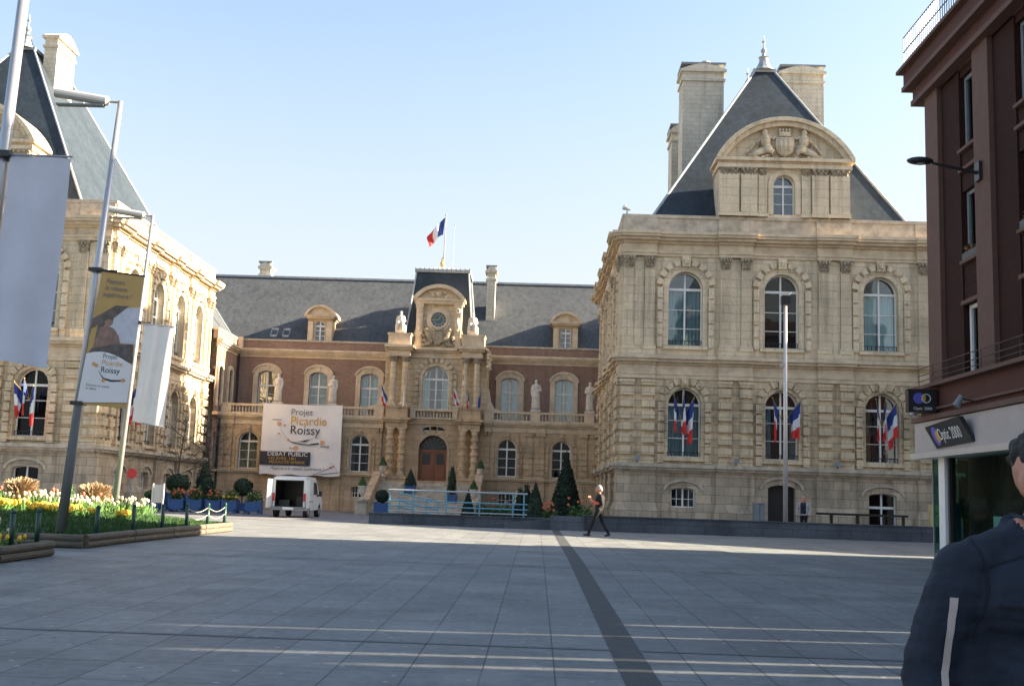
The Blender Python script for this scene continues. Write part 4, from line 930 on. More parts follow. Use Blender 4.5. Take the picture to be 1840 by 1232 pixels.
def stroke(pts,ws,M,nm):
    c=MB(fBn); L=[];U=[]
    for (u,v),w_ in zip(pts,ws): L.append((u*bw,BZ0+(1-v)*bh-w_)); U.append((u*bw,BZ0+(1-v)*bh+w_))
    for k in range(len(pts)-1): c.face([(L[k][0],.002,L[k][1]),(L[k+1][0],.002,L[k+1][1]),(U[k+1][0],.002,U[k+1][1]),(U[k][0],.002,U[k][1])])
    c.build(nm,M,bn,recalc=False)
stroke([(.235,.32),(.26,.39),(.30,.46),(.36,.525),(.42,.55),(.5,.565),(.6,.57),(.66,.56),(.72,.55),(.73,.55)],[.012,.012,.012,.015,.03,.035,.03,.05,.05,.02],ink,'route_curve')
stroke([(.40,.54),(.48,.53),(.53,.525),(.57,.515),(.61,.50)],[.008,.01,.045,.055,.01],ink,'route_curve'); stroke([(.61,.5),(.66,.475),(.72,.47)],[.01,.008,.008],ink,'route_curve')
stroke([(.66,.985),(.8,.93),(.94,.855)],[.006,.02,.03],greyInk,'fold_line'); stroke([(.66,.985),(.85,.965),(.99,.945)],[.006,.03,.03],greyInk,'fold_line'); stroke([(.87,.80),(.93,.86),(.99,.94)],[.006,.015,.006],greyInk,'fold_line')
q=MB(fBn); q.prism([(.875*bw,BZ0+.11*bh),(.9*bw,BZ0+.11*bh),(.9*bw,BZ0+.135*bh),(.875*bw,BZ0+.13*bh)],-.002,.006); q.build('logo_patch',fr_,bn)
for u in (BX0+.05,BX1-.05):
    q=MB(); q.tube([(u,BY,BZ1-.02),(u,BY+.5,BZ1+.1)],.015,5); q.build('cord',ropeM,bn)

# ================= leaning lamp masts and their hanging banners =================
def mast(base,top,r0,r1,tubeL,label,arm=True):
    t=thing('lamp_mast',base,label,'lamp post','leaning lamp masts at the flower bed'); B,T=Vector(base),Vector(top)
    p=MB(); p.tube([base,tuple(B+(T-B)*.5),top],[r0,(r0+r1)/2,r1],14); p.build('pole',metalG,t,smooth=True)
    p=MB(); p.lathe((base[0],base[1],base[2]),[(r0*1.9,0),(r0*1.9,.03),(r0*1.1,.06)],12); p.build('base_plate',metalG,t)
    if arm:
        a=T; p=MB(); p.tube([tuple(a+Vector((.03,0,-.02))),tuple(a+Vector((-.3,0,.0)))],.035,8); p.build('arm',metalP,t)
        p=MB(); q=[tuple(a+Vector((-.26,0,0))),tuple(a+Vector((-.3,0,0))),tuple(a+Vector((-tubeL,0,.17)))]; p.tube(q,[.07,.11,.11],14); p.build('lamp_tube',metalP,t)
        p=MB(); p.box(a.x-tubeL+.05,a.x-.35,a.y-.08,a.y+.08,a.z-.125,a.z-.09); 
        o=p.build('lens',greyM,t)
    for k,f_ in enumerate((.28,.62)):
        pass
    return t
def clamp(t,x,y,z,L=.35):
    p=MB(); p.box(x-.13,x+.13,y-.14,y+.13,z-.04,z+.04); p.tube([(x+.1,y-.02,z),(x+.1+L,y-.02,z-.01)],.02,6); p.build('bracket',black,t)
def px_pole(base,top,z): k=(z-base[2])/(top[2]-base[2]); return base[0]+(top[0]-base[0])*k
m2b,m2t=(-9.89,23.3,gz(23.3)),(-9.37,23.3,9.6)
m3b,m3t=(-13.15,34.8,0),(-12.63,34.8,9.9)
m1b,m1t=(-7.0,13.45,gz(13.4)),(-6.72,13.45,9.4)
m1=mast(m1b,m1t,.08,.065,1.5,'tall leaning mast at the left edge of the view, carrying the grey banner')
m2=mast(m2b,m2t,.108,.055,1.45,'leaning lamp mast in front of the flower bed, carrying the printed banner'); m3=mast(m3b,m3t,.10,.055,1.45,'sunlit leaning lamp mast among the white tulips, carrying the plain white banner')
clamp(m1,px_pole(m1b,m1t,5.34),13.45,5.34,.25); clamp(m2,px_pole(m2b,m2t,5.82),23.3,5.82); clamp(m2,px_pole(m2b,m2t,2.95),23.3,2.95,.3); clamp(m3,px_pole(m3b,m3t,6.4),34.8,6.4,.3)
t=thing('hanging_banner',(-6.3,13.4,2.7),'blank grey banner hanging from the mast at the left edge','banner')
flatcloth([(-6.72,13.38,5.33),(-5.95,13.38,5.31),(-6.02,13.38,2.66),(-6.82,13.38,2.78)],20,30,lambda a,b:(.01*math.sin(b*6),.03*math.sin(a*7+b*2)*(.3+b),0)).build('cloth',clothG,t,smooth=True,recalc=False)
p=MB(); p.tube([(-6.8,13.38,5.34),(-5.93,13.38,5.33)],.014,8); p.build('rail',metalG,t)
t=thing('hanging_banner',(-12.2,34.7,3.1),'plain white banner hanging from the sunlit mast','banner')
flatcloth([(-12.6,34.7,6.33),(-11.65,34.7,6.27),(-11.73,34.7,3.1),(-12.75,34.7,3.24)],24,30,lambda a,b:(0,.05*math.sin(a*13+b*2)*(.3+.5*math.sin(b*3)),.0)).build('cloth',cloth,t,smooth=True,recalc=False)
p=MB(); p.tube([(-12.7,34.7,6.35),(-11.63,34.7,6.28)],.018,8); p.tube([(-12.78,34.7,3.25),(-11.71,34.7,3.09)],.018,8); p.build('rail',metalG,t)
# printed banner
t=thing('hanging_banner',(-9.1,23.2,2.9),'printed banner, amber top, photo of a person, white lower half, on the front lamp mast','banner')
Q=[(-9.42,23.2,5.79),(-8.5,23.2,5.70),(-8.66,23.2,2.86),(-9.72,23.2,2.93)]
def onb(a,b,d=0):  # a across, b down
    c=[Vector(q) for q in Q]; p=(c[0]*(1-a)+c[1]*a)*(1-b)+(c[3]*(1-a)+c[2]*a)*b; return (p.x,p.y-d,p.z)
amberF=mat('amber_field',(.56,.36,.13),.85,.08,3); skyF=mat('pale_photo_sky',(.62,.62,.66),.85,.15,5); carF=mat('photo_car_frame',(.16,.13,.11),.85,.3,6); skF=mat('photo_skin',(.38,.22,.15),.85,.15,8); shF=mat('photo_shirt',(.30,.19,.15),.85,.35,7); handF=mat('photo_dashboard',(.14,.12,.11),.85,.4,9)
flatcloth(Q,16,30).build('cloth',amberF,t,recalc=False)
def patch(pts,M,nm,d): 
    q=MB(); q.v=[onb(a,b,d) for a,b in pts]; q.f=[list(range(len(pts)))]; q.m=[0]; return q.build(nm,M,t,recalc=False)
patch([(.18,.42),(.6,.26),(1.0,.24),(1.0,.52),(.18,.52)],skyF,'photo_sky',.004)
patch([(.0,.36),(.45,.245),(.75,.24),(.28,.40),(.26,.53),(.12,.53),(.13,.40),(.0,.44)],carF,'photo_frame',.008)
patch([(.13,.53),(.2,.42),(.32,.40),(.5,.42),(.62,.47),(.68,.53),(.8,.55),(.8,.60),(.1,.60)],shF,'photo_shirt',.010)
patch([(.30+.095*math.cos(k*.5236)+.06,.37+.034*math.sin(k*.5236)) for k in range(12)],skF,'photo_face',.012)
patch([(.26,.375),(.27,.34),(.36,.325),(.45,.345),(.45,.36),(.36,.35),(.31,.36)],carF,'photo_hair',.014)
patch([(.1,.58),(.5,.54),(.95,.52),(1.0,.66),(.0,.64)],handF,'photo_dashboard',.011)
patch([(0,.99),(0,.625)]+[(k/12,.625-.045*math.sin(math.pi*(k/12)**.9)+.05*(k/12)) for k in range(1,13)]+[(1.0,.955),(.1,.985)],cloth,'white_field',.016)
fT=lambda u,d,z:(lambda P:(P[0],P[1],P[2]))(onb(u,z,d))
def tb(s,size,a,b,M,sx=1):
    cu=bpy.data.curves.new('t','FONT'); cu.body=s; cu.size=1; cu.extrude=0.0; o_=bpy.data.objects.new('t',cu); COL.objects.link(o_); dg=bpy.context.evaluated_depsgraph_get(); me=bpy.data.meshes.new_from_object(o_.evaluated_get(dg)); bpy.data.objects.remove(o_)
    for v in me.vertices: v.co=onb(a+v.co.x*size*sx*2.75,b-v.co.y*size,.021)
    me.materials.clear(); me.materials.append(M); o_=bpy.data.objects.new('lettering',me); COL.objects.link(o_); o_.parent=t; o_.location=-Vector(t.location)
tb('Passons',.05,.15,.085,greyInk); tb('la vitesse',.05,.15,.135,greyInk); tb('supérieure !',.05,.12,.185,greyInk)
tb('Projet',.05,.36,.645,greyInk,.9); tb('Picardie',.055,.36,.695,dotM,.92); tb('Roissy',.06,.36,.75,ink,.95)
tb('Donnez et suivez',.025,.12,.86,greyInk); tb('le débat',.025,.12,.885,greyInk)
patch([(.30,.735),(.45,.79),(.62,.80),(.9,.79),(.9,.80),(.62,.815),(.44,.80)],ink,'route_curve',.02)
for a,b in ((.2,.695),(.26,.705),(.45,.81),(.85,.795)): patch([(a+.04*math.cos(k*.6283),b+.0145*math.sin(k*.6283)) for k in range(10)],dotM,'orange_dot',.021)
p=MB(); p.tube([(-9.5,23.2,5.8),(-8.48,23.2,5.7)],.016,8); p.build('rail',black,t)

# ================= flower bed =================
def edging(pts,label):
    t=thing('log_edging',(pts[0][0],pts[0][1],gz(pts[0][1])),label,'bed edging','log edgings of the flower beds')
    for a,b in zip(pts,pts[1:]):
        L=math.dist(a,b); k=max(1,round(L/2.4))
        for i in range(k):
            p=[a[j]+(b[j]-a[j])*(i+.01)/k for j in (0,1)]; q=[a[j]+(b[j]-a[j])*(i+.99)/k for j in (0,1)]
            for z in (.075,.205): 
                m_=MB(); m_.tube([(p[0],p[1],gz(p[1])+z),(q[0],q[1],gz(q[1])+z)],.073+.004*R.random(),10); m_.build('log',logM,t)
    return t
edging([(-16,22.3),(-9.05,22.55),(-9.0,33.2),(-13.5,36.5)],'stacked round log edging around the main flower bed'); edging([(-8.75,12),(-8.78,20.4),(-14,20.4)],'weathered log edging of the near bed at the left edge')
def moundz(x,y): 
    e=min(x+30,-9.1-x,y-22.7,40-y); return gz(y)+.2+.33*max(0,min(1,e/6))**.8
mb=MB(); nx,ny=26,26; idd={}
for i in range(nx+1):
    for j in range(ny+1):
        x=-30+20.9*i/nx; y=22.7+(33.4-22.7 if False else 15)*j/ny; y=min(y,33.3+( -9.1-x)*.7); idd[i,j]=mb.vert((x,y,moundz(x,y)))
for i in range(nx):
    for j in range(ny): mb.f.append([idd[i,j],idd[i+1,j],idd[i+1,j+1],idd[i,j+1]]); mb.m.append(0)
tag(mb.build('bed_ground',grassM,smooth=True),None,kind='structure')
mb=MB(); mb.face([(-30,9,.05),(-8.85,9,.05),(-8.85,20.3,.1),(-30,20.3,.1)]); tag(mb.build('bed_ground',grassM),None,kind='structure')
mb=MB()
def blade(x,y,z,h):
    a=R.random()*6.28; w_=.012; dx,dy=math.cos(a)*w_,math.sin(a)*w_; lx,ly=R.gauss(0,.35)*h,R.gauss(0,.35)*h
    i=[mb.vert((x-dx,y-dy,z)),mb.vert((x+dx,y+dy,z)),mb.vert((x+lx,y+ly,z+h))]; mb.f.append(i); mb.m.append(0)
for _ in range(26000):
    y=22.75+10.5*R.random()**1.1; x=-9.12-9*R.random()**1.3; blade(x,y,moundz(x,y)-.01,.05+.05*R.random())
for _ in range(5000): x=-8.9-2.5*R.random(); y=14+6.2*R.random(); blade(x,y,.09,.05+.06*R.random())
tag(mb.build('lawn_grass',foliL and mat('grass_blades',(.022,.075,.01),.8,.35,2),recalc=False),'short green grass inside the log edged beds','grass',kind='stuff')
def flowers(name,label,spots,hh,M,bl,stem=True,fn=None):
    mb=MB(); 
    for (x,y) in spots:
        z=(fn or moundz)(x,y); h=hh*(.75+.5*R.random()); tx_,ty_=x+R.gauss(0,.03),y+R.gauss(0,.03)
        mb.mi=1; mb.tube([(x,y,z),(tx_,ty_,z+h)],.008,4,False)
        for k in range(3):
            a=R.random()*6.28; L=h*.75; i=[mb.vert((x,y,z)),mb.vert((x+.06*math.cos(a)-.02,y+.06*math.sin(a),z+L*.6)),mb.vert((x+.13*math.cos(a),y+.13*math.sin(a),z+L)),mb.vert((x+.06*math.cos(a)+.02,y+.06*math.sin(a)+.02,z+L*.5))]; mb.f.append(i); mb.m.append(1)
        mb.mi=0; mb.ball((tx_,ty_,z+h),bl*(.8+.4*R.random()),(1,1,1.25),6,.3)
    return tag(mb.build(name,[M,foliL],smooth=False,recalc=False),label,'flowers',kind='stuff')
def band(n,ya,yb,x0=-20.5,x1=-11.2,cl=1): 
    o=[]
    while len(o)<n:
        x=x0+(x1-x0)*R.random(); y=ya+(yb-ya)*R.random()
        if noise.noise((x*.8,y*.5,cl))>-.12: o.append((x,y))
    return o
flowers('white_tulips','mass of cream white tulips along the back of the main bed',band(560,30.4,34.0,-20.5,-11.6,1.),.40,petW,.043)
flowers('yellow_pansies','clumps of yellow pansies in front of the white tulips',[(x,y) for x,y in band(1500,29.4,31.3,-20.5,-10.9,5.) if noise.noise((x*1.7,y*.9,9.))>.12],.2,petY,.05)
flowers('red_tulips','scattered orange red tulips among the white ones',band(18,30.6,33.8,-20,-12,3.),.5,petR,.055)
near=lambda x,y:.09
flowers('white_narcissi','white narcissi in the shaded near bed at the left edge',[(-9.2-1.3*R.random(),17.6+2.3*R.random()) for _ in range(42)],.42,petW,.035,fn=near)
flowers('yellow_pansies','yellow pansies in the shaded near bed',[(-9.0-.7*R.random(),18.3+1.6*R.random()) for _ in range(26)],.22,petY,.045,fn=near)
for k,(x,y,lb) in enumerate(((-14.9,32.2,'dry feathery ornamental grass clump behind the front lamp mast'),(-12.9,32.6,'dry feathery ornamental grass clump beside the sunlit mast'))):
    mb=MB(); z=moundz(x,y)
    for _ in range(700):
        a=R.random()*6.28; s_=R.random()**.5*.5; h=.85*(.6+.5*R.random())
        p0=(x+.08*math.cos(a),y+.08*math.sin(a),z); p1=(x+s_*.6*math.cos(a),y+s_*.6*math.sin(a),z+h*.7); p2=(x+s_*math.cos(a),y+s_*math.sin(a),z+h*(1-.3*s_)); mb.tube([p0,p1,p2],[.006,.006,.012],3,False)
    tag(mb.build('ornamental_grass',tuftM,recalc=False),lb,'plant','dry ornamental grasses')
# posts with ropes
t=thing('rope_fence',(-9.25,23,0),'low fence of short green posts with two slack ropes along the bed','fence')
py=[19.4,21.1,23.3,25.4,27.4,29.3,31.2,32.9]; PP=[(-9.12,y) for y in py]; PP[0]=(-8.98,19.2); PP[1]=(-8.98,20.2)
for (x,y) in PP:
    p=MB(); b=gz(y)+.1; p.tube([(x,y,b),(x,y,b+.68)],.045,10); p.ball((x,y,b+.7),.05,n=8); p.build('post',greenP,t,smooth=True)
for (a,b) in list(zip(PP,PP[1:]))[-2:]:
    for z0 in (.62,.42):
        p=MB(); p.tube([(a[0]+(b[0]-a[0])*k/8,a[1]+(b[1]-a[1])*k/8,z0+.1-.12*math.sin(math.pi*k/8)) for k in range(9)],.009,6); p.build('rope',ropeM,t)
# info board
t=thing('notice_board',(-18.2,51,0),'white two sided notice board on two posts behind the flowers','notice board')
px0,_,pz=at(275,870,46); px1=at(299,870,46)[0]; pz0=at(290,903,46)[2]
t.location=(px0,46,0)
p=MB(); p.box(px0,px0+.42,46,46.05,pz0,pz); p.build('panel',mat('board_face',(.5,.48,.44),.7,.1,6),t)
p=MB(); p.hexa([(px0+.46,46,pz0),(px1+.05,45.6,pz0),(px1+.05,45.64,pz0),(px0+.46,46.05,pz0),(px0+.46,46,pz),(px1+.05,45.6,pz),(px1+.05,45.64,pz),(px0+.46,46.05,pz)]); p.build('panel',white,t)
for x in (px0-.02,px0+.42):
    p=MB(); p.box(x,x+.05,45.97,46.07,0,pz+.05); p.build('post',metalP,t)

# ================= planters, hedging, forecourt plants =================
GP='blue planter boxes on the forecourt'
row=[(-17.95,56,'flowers','red'),(-17.1,56.2,'flowers','red'),(-16.2,56.4,'flowers','orange'),(-15.3,56.1,'flowers','yellow'),(-14.15,56.2,'shrub','')]
bx=['second','third','fourth']
lbs=['blue planter box of red flowers, second in the row from the notice board','blue planter box of tall red flowers, in the middle of the row','blue planter box of orange flowers beneath the round clipped tree','blue planter box with low yellow flowers, last before the gap','blue planter box with a small green shrub beside the van']
for i,(x,y,k,c) in enumerate(row):
    t=thing('planter_box',(x,y,0),lbs[i],'planter',GP); tub(t,(x,y,0),.72,.62)
    mb=MB(); leaves(mb,lambda:(x+R.uniform(-.33,.33),y+R.uniform(-.33,.33),.65+abs(R.gauss(0,.22))),260,.05,.09)
    mb.mi=1
    if c: 
        for _ in range(16): mb.ball((x+R.uniform(-.33,.33),y+R.uniform(-.35,.2),.8+R.uniform(0,.35 if c!='yellow' else .05)),.05,n=6,jit=.4)
    mb.build('plants',[foli,petY if c=='yellow' else petR],t,recalc=False)
potted('planter_box','tall blue planter with a big dark clipped ball bush, nearest the notice board',(-18.3,57,0),.95,.9,'ball',1.0,.62,GP,'planter',1200)
potted('planter_box','low blue planter under the bare tree, at the left end of the row',(-19.2,56,0),.85,.55,'ball',.5,.45,GP,'planter',500,M=foli)
potted('planter_box','blue planter with round dark clipped tree on a short stem, left of the van',(-15.3,58.2,0),.7,.5,'ball',.95,.47,GP,'planter',1000,stem=.35)
t=tag(thing('clipped_yew',(-17.55,59,0),None,None),'dark ragged columnar yew behind the clipped ball bush','shrub'); topiary((-17.55,59,.1),2.5,.48,'column',foliD,1100,.07,'foliage',t)
potted('planter_box','small conifer in a dark pot in front of the left pavilion wall',(-21.0,50,0),.5,.4,'cone',1.3,.4,None,'planter',700,M=foli,tubM=black)
t=thing('round_sign',(-21.3,52,0),'round red sign on a dark post near the left pavilion','sign')
rx,_,rz=at(237,850,52); t.location=(rx,52,0)
p=MB(Fr((rx,52))); p.prism([(.23*math.cos(k*.3491),rz+.23*math.sin(k*.3491)) for k in range(18)],-.03,.03); p.build('disc',redP,t); p=MB(); p.tube([(rx,52.05,0),(rx,52.05,rz)],.04,6); p.build('post',greyM,t)
# bare trees
def bare(x,y,h,label,seed):
    rr=random.Random(seed); t=thing('bare_tree',(x,y,0),label,'tree','bare young trees by the left wing'); tr=MB(); tw=MB()
    pts=[(x+.12*math.sin(k*.9+seed)*k/5,y+.1*math.cos(k+seed)*k/5,h*k/7) for k in range(8)]; tr.tube(pts,[.075-.008*k for k in range(8)],7)
    def br(p,d,L,r,dep):
        q=[p]; 
        for k in range(3): d=(d+Vector((rr.gauss(0,.18),rr.gauss(0,.18),rr.gauss(.06,.12)))).normalized(); q.append(q[-1]+d*L/3)
        tw.tube([tuple(v) for v in q],[r,r*.8,r*.6,r*.4],4,False)
        if dep>0:
            for k in range(4): s_=q[1+k%3]; br(s_,(d+Vector((rr.gauss(0,.7),rr.gauss(0,.7),rr.gauss(.1,.5)))).normalized(),L*.6,r*.55,dep-1)
    for k in range(13):
        f_=.38+.6*k/13; i=min(6,int(f_*7)); p=Vector(pts[i]).lerp(Vector(pts[i+1]),f_*7-i); a=k*2.4; br(p,Vector((math.cos(a),math.sin(a),.7)).normalized(),1.5*(1.2-f_*.7),.022,2)
    tr.build('trunk',barkM,t,smooth=True); tw.build('crown',barkM,t,recalc=False)
bare(-18.75,58.5,4.8,'thin bare young tree, the left of two by the left wing',2); bare(-17.9,60.5,5.2,'thin bare young tree, the right of two, behind the clipped ball bush',5)
# plants around the stairs
potted('planter_box','dark cone bush in a blue tub on the landing left of the door',(-7.68,68.3,1.2),.62,.55,'cone',1.05,.42,'blue tubs on the stairs','planter')
potted('planter_box','tall dark cypress in a blue tub on the stairs right of the door',(-5.05,67.2,.75),.62,.55,'column',1.75,.24,'blue tubs on the stairs','planter')
potted('planter_box','ball bush in a blue tub at the foot of the stairs behind the ramp rail',(-8.5,62,0),.75,.7,'ball',.75,.38,None,'planter')
urn('stone urn with a clipped cone, on a tall pedestal left of the stairs',(CX-3.0,71.0,1.55),.8,.62,.65,'stone urns with clipped cones'); urn('stone urn with a clipped cone, on a tall pedestal right of the stairs',(CX+3.2,71.0,1.55),.8,.62,.65,'stone urns with clipped cones')
urn('stone urn with a clipped cone at the lower end of the left stair wall',(CX-3.2,64.3,.88),.0,.75,.6,'stone urns with clipped cones'); urn('stone urn with a clipped cone at the lower end of the right stair wall',(CX+3.2,64.3,.88),.0,.75,.6,'stone urns with clipped cones')
def cone(name,label,px,pytop,Y,r,zb=0,group=None,n=1500,leaf=.06):
    x,_,zt=at(px,pytop,Y); t=thing(name,(x,Y,zb),label,'clipped bush',group); s=MB(); s.tube([(x,Y,zb),(x,Y,zb+.3)],.05,6); s.build('trunk',barkM,t); topiary((x,Y,zb+.08),zt-zb-.08,r,'cone',foliD,n,leaf,'foliage',t)
cone('clipped_cone_bush','small dark cone bush behind the blue ramp railing',842,879,60,.42,0,'clipped cone bushes before the facade')
cone('clipped_cone_bush','medium dark cone bush at the right end of the blue railing',963,863,55,.62,0,'clipped cone bushes before the facade')
cone('clipped_cone_bush','tallest cone bush, dark, left of the walking man',1019,810,57,1.0,0,'clipped cone bushes before the facade',4200,.075)
for px,py,lb in ((935,874,'dark narrow columnar bush left of its pair, beyond the railing end'),(947,866,'dark narrow columnar bush right of its pair, beside the medium cone')):
    x,_,zt=at(px,py,60); t=thing('columnar_bush',(x,60,0),lb,'clipped bush','pair of columnar bushes'); topiary((x,60,.05),zt-.05,.24,'column',foliD,900,.06,'foliage',t)
x,_,zt=at(929,880,60.0); t=thing('closed_parasol',(x,60.3,0),'closed pale parasol standing left of the columnar bushes','parasol'); p=MB(); p.lathe((x,60.3,.6),[(.07,0),(.13,.2),(.08,.7),(.02,zt-.6)],8); p.build('canopy',white,t); p=MB(); p.tube([(x,60.3,0),(x,60.3,.7)],.02,6); p.build('pole',metalP,t)
def flowerclump(x0,x1,y0,y1,h,label,M,n=16,nl=420):
    mb=MB(); leaves(mb,lambda:(R.uniform(x0,x1),R.uniform(y0,y1),abs(R.gauss(.3,.22))*h),nl,.06,.12); mb.mi=1
    for _ in range(n): mb.ball((R.uniform(x0,x1),R.uniform(y0,y1),h*R.uniform(.6,1.05)),.06,n=6,jit=.4)
    tag(mb.build('flowering_shrub',[foli,M],recalc=False),label,'flowers','flowering clumps behind the low wall')
flowerclump(-3.2,-1.0,60,61,1.15,'green bush with red flowers behind the blue railing',petR,5,900); flowerclump(.35,1.0,53,53.6,1.05,'orange flowers between the two cone bushes',petR,12); flowerclump(1.5,2.6,52,52.8,1.25,'red tulips and greenery in front of the tallest cone bush',petR,5,700)

# ================= low wall, ramp and railing =================
t=thing('low_wall',(5,46.5,0),'low dark bluestone wall across the back of the plaza','wall')
def wl(x0,x1,h0,h1,y0,y1,nm): 
    p=MB(); p.hexa([(x0,y0,0),(x1,y0,0),(x1,y1,0),(x0,y1,0),(x0,y0,h0),(x1,y0,h1),(x1,y1,h1),(x0,y1,h0)]); return p.build(nm,bluestone,t)
wl(-6.95,2.0,.42,.42,46.9,47.3,'wall_block'); wl(2.0,17.2,.6,.6,46.45,46.85,'wall_block'); wl(-3.2,2.0,.0,.58,46.3,46.88,'ramp'); wl(.6,1.99,.58,.585,46.1,46.295,'ramp')
p=MB(); p.box(1.99,17.25,46.4,46.9,.6,.64); p.box(-7.0,1.98,46.86,47.34,.42,.455); p.build('coping',bluestone,t)
t=thing('ramp_railing',(-3.5,47.1,.45),'blue tubular handrail with worn rails along the ramp','railing')
x0,x1=-6.15,-.5
for k in range(6):
    if k==5: continue
xs_=[-6.15,-4.95,-3.55,-2.05,-.62]
for x in (x0,-5.15,-3.75,-2.35,-.95+.0,x1):
    p=MB(); p.tube([(x,47.1,.44),(x,47.1,1.42)],.03,8); p.build('post',railB,t)
for z,M in ((1.42,railW),(.98,railB),(.76,railB),(.56,railW)):
    p=MB(); p.tube([(x0-.05,47.1,z),(x1+.15,47.1,z)],.028 if z<1.4 else .035,8); p.build('rail',M,t)
t=thing('ramp_railing',(-5.5,49.5,.3),'shorter sloping blue handrail behind the long one','railing')
for x,z in ((-6.0,1.3),(-5.4,1.2),(-4.8,1.05),(-4.3,.95)):
    p=MB(); p.tube([(x,49.5,0),(x,49.5,z)],.03,8); p.build('post',railB,t)
for dz in (0,-.35,-.6): p=MB(); p.tube([(-6.1,49.5,1.32+dz),(-4.3,49.5,.95+dz)],.028,8); p.build('rail',railB,t)

# ================= forecourt furniture on the right =================
t=thing('lamp_post',(10.6,48,0),'slim tall lamp post with a box floodlight head before the right pavilion','lamp post')
p=MB(); p.tube([(10.6,48,0),(10.6,48,10.1)],[.11,.075],12); p.build('pole',metalP,t,smooth=True); p=MB(); p.box(10.42,10.8,47.85,48.15,9.95,10.32); p.build('lamp_head',black,t); p=MB(); p.box(10.45,10.75,47.8,48.1,10.323,10.4); p.tube([(10.7,48,10.3),(10.85,48,10.5)],.03,6); p.build('floodlight',metalP,t); p=MB(); p.tube([(10.45,47.95,7.3),(10.6,47.95,7.35)],.03,6); p.box(10.38,10.48,47.9,48.0,7.2,7.35); p.build('bracket',metalP,t)
t=thing('barrier_rail',(14.3,50,0),'black barrier with flat top rail before the right pavilion','barrier')
for x in (13.05,14.2,15.35,16.2): p=MB(); p.box(x-.06,x+.06,49.95,50.05,0,.95); p.build('post',black,t)
p=MB(); p.box(12.4,16.4,49.9,50.1,.95,1.05); p.build('top_rail',black,t)
t=thing('letter_box',(17.6,50.5,0),'tall pale yellow post box beside the shop corner','post box'); xx=at(1678,905,50.5)[0]
p=MB(); p.box(xx-.16,xx+.2,50.4,50.8,0,1.55,.01); o=p.build('body',yel,t); p=MB(); p.box(xx-.08,xx+.12,50.385,50.399,1.15,1.2); p.build('slot',black,t)
t=thing('utility_cabinet',(10.0,52.5,0),'grey metal utility cabinet by the dark doorway','cabinet'); a=at(1355,902,52.5); b_=at(1374,902,52.5)
p=MB(); p.box(a[0],b_[0],52.4,52.9,0,a[2]-.05); p.build('body',greyM,t); p=MB(); p.box(a[0]-.03,b_[0]+.03,52.36,52.93,a[2]-.05,a[2]); p.build('lid',metalG,t); p=MB(); p.box((a[0]+b_[0])/2-.006,(a[0]+b_[0])/2+.006,52.39,52.399,.1,a[2]-.1); p.build('door_gap',black,t)
def flood(x,y,z,label):
    t=thing('floodlight',(x,y,z),label,'floodlight','small floodlights on the plinth ledge'); p=MB(); p.tube([(x,y,z),(x,y,z+.12)],.03,6); p.build('bracket',black,t); p=MB(); p.box(x-.13,x+.13,y-.12,y+.08,z+.12,z+.34,.03); p.build('housing',greyM,t)
for x,lb in ((4.78,'small grey floodlight on the ledge at the corner of the right pavilion'),(9.5,'small grey floodlight between the left and middle flagged windows'),(14.3,'small grey floodlight between the middle and right flagged windows')): flood(x,53.6,ZM,lb)
t=thing('siren',(4.1,53.9,15.35),'small grey horn siren on the roof corner of the right pavilion','siren'); p=MB(); p.tube([(4.1,53.9,15.35),(4.1,53.9,15.5)],.03,6); p.build('bracket',black,t); p=MB(); p.tube([(4.25,53.9,15.55),(3.9,53.8,15.66)],[.05,.14],8); p.build('horn',metalP,t)

# ================= van =================
vx,vy=-11.38,51.6
t=thing('delivery_van',(vx,vy,0),'white panel van parked with its rear doors open below the banner','van')
fV=Fr((vx,vy),(0,1),(1,0)) # u forward, d to the right
out=[(0,.34),(0,1.0),(.03,1.72),(.12,1.84),(.6,1.9),(2.1,1.88),(2.35,1.80),(2.95,1.2),(3.6,1.02),(3.85,.8),(3.9,.34)]
wh=lambda c:[(c+.36*math.cos(rad(a)),.30+.36*math.sin(rad(a))) for a in (8,45,90,135,172)]
side=[(3.9,.34)]+wh(3.25)+wh(.62)+[(0,.34)]+out[1:-1]
b=MB(fV)
for s in (-1,1): 
    ins=lambda z:.8-.05*max(0,z-1.0)
    i0=[b.vert(fV.p(u,s*ins(z),z)) for u,z in side]; i1=[b.vert(fV.p(u,s*(ins(z)-.05),z)) for u,z in side]; b.f.append(i0); b.m.append(0); b.f.append(i1[::-1]); b.m.append(0)
    for k in range(len(side)): b.f.append([i0[k],i1[k],i1[(k+1)%len(side)],i0[(k+1)%len(side)]]); b.m.append(0)
for (u0,z0),(u1,z1) in zip(out[2:],out[3:]):
    if (u0,z0)==(2.35,1.80): continue
    w0,w1=.8-.05*max(0,z0-1),.8-.05*max(0,z1-1); b.face([(u0,-w0,z0),(u0,w0,z0),(u1,w1,z1),(u1,-w1,z1)])
b.box(0,3.8,-.74,.74,.34,.4)
b.box(0,.06,-.78,-.66,.4,1.75); b.box(0,.06,.66,.78,.4,1.75); b.box(-.002,.12,-.765,.765,1.72,1.82); b.box(2.3,2.34,-.74,.74,.4,1.75)
b.build('body',vanW,t)
g_=MB(fV); g_.face([(2.36,-.72,1.79),(2.36,.72,1.79),(2.94,.74,1.21),(2.94,-.74,1.21)]); g_.build('windscreen',glassD,t,recalc=False)
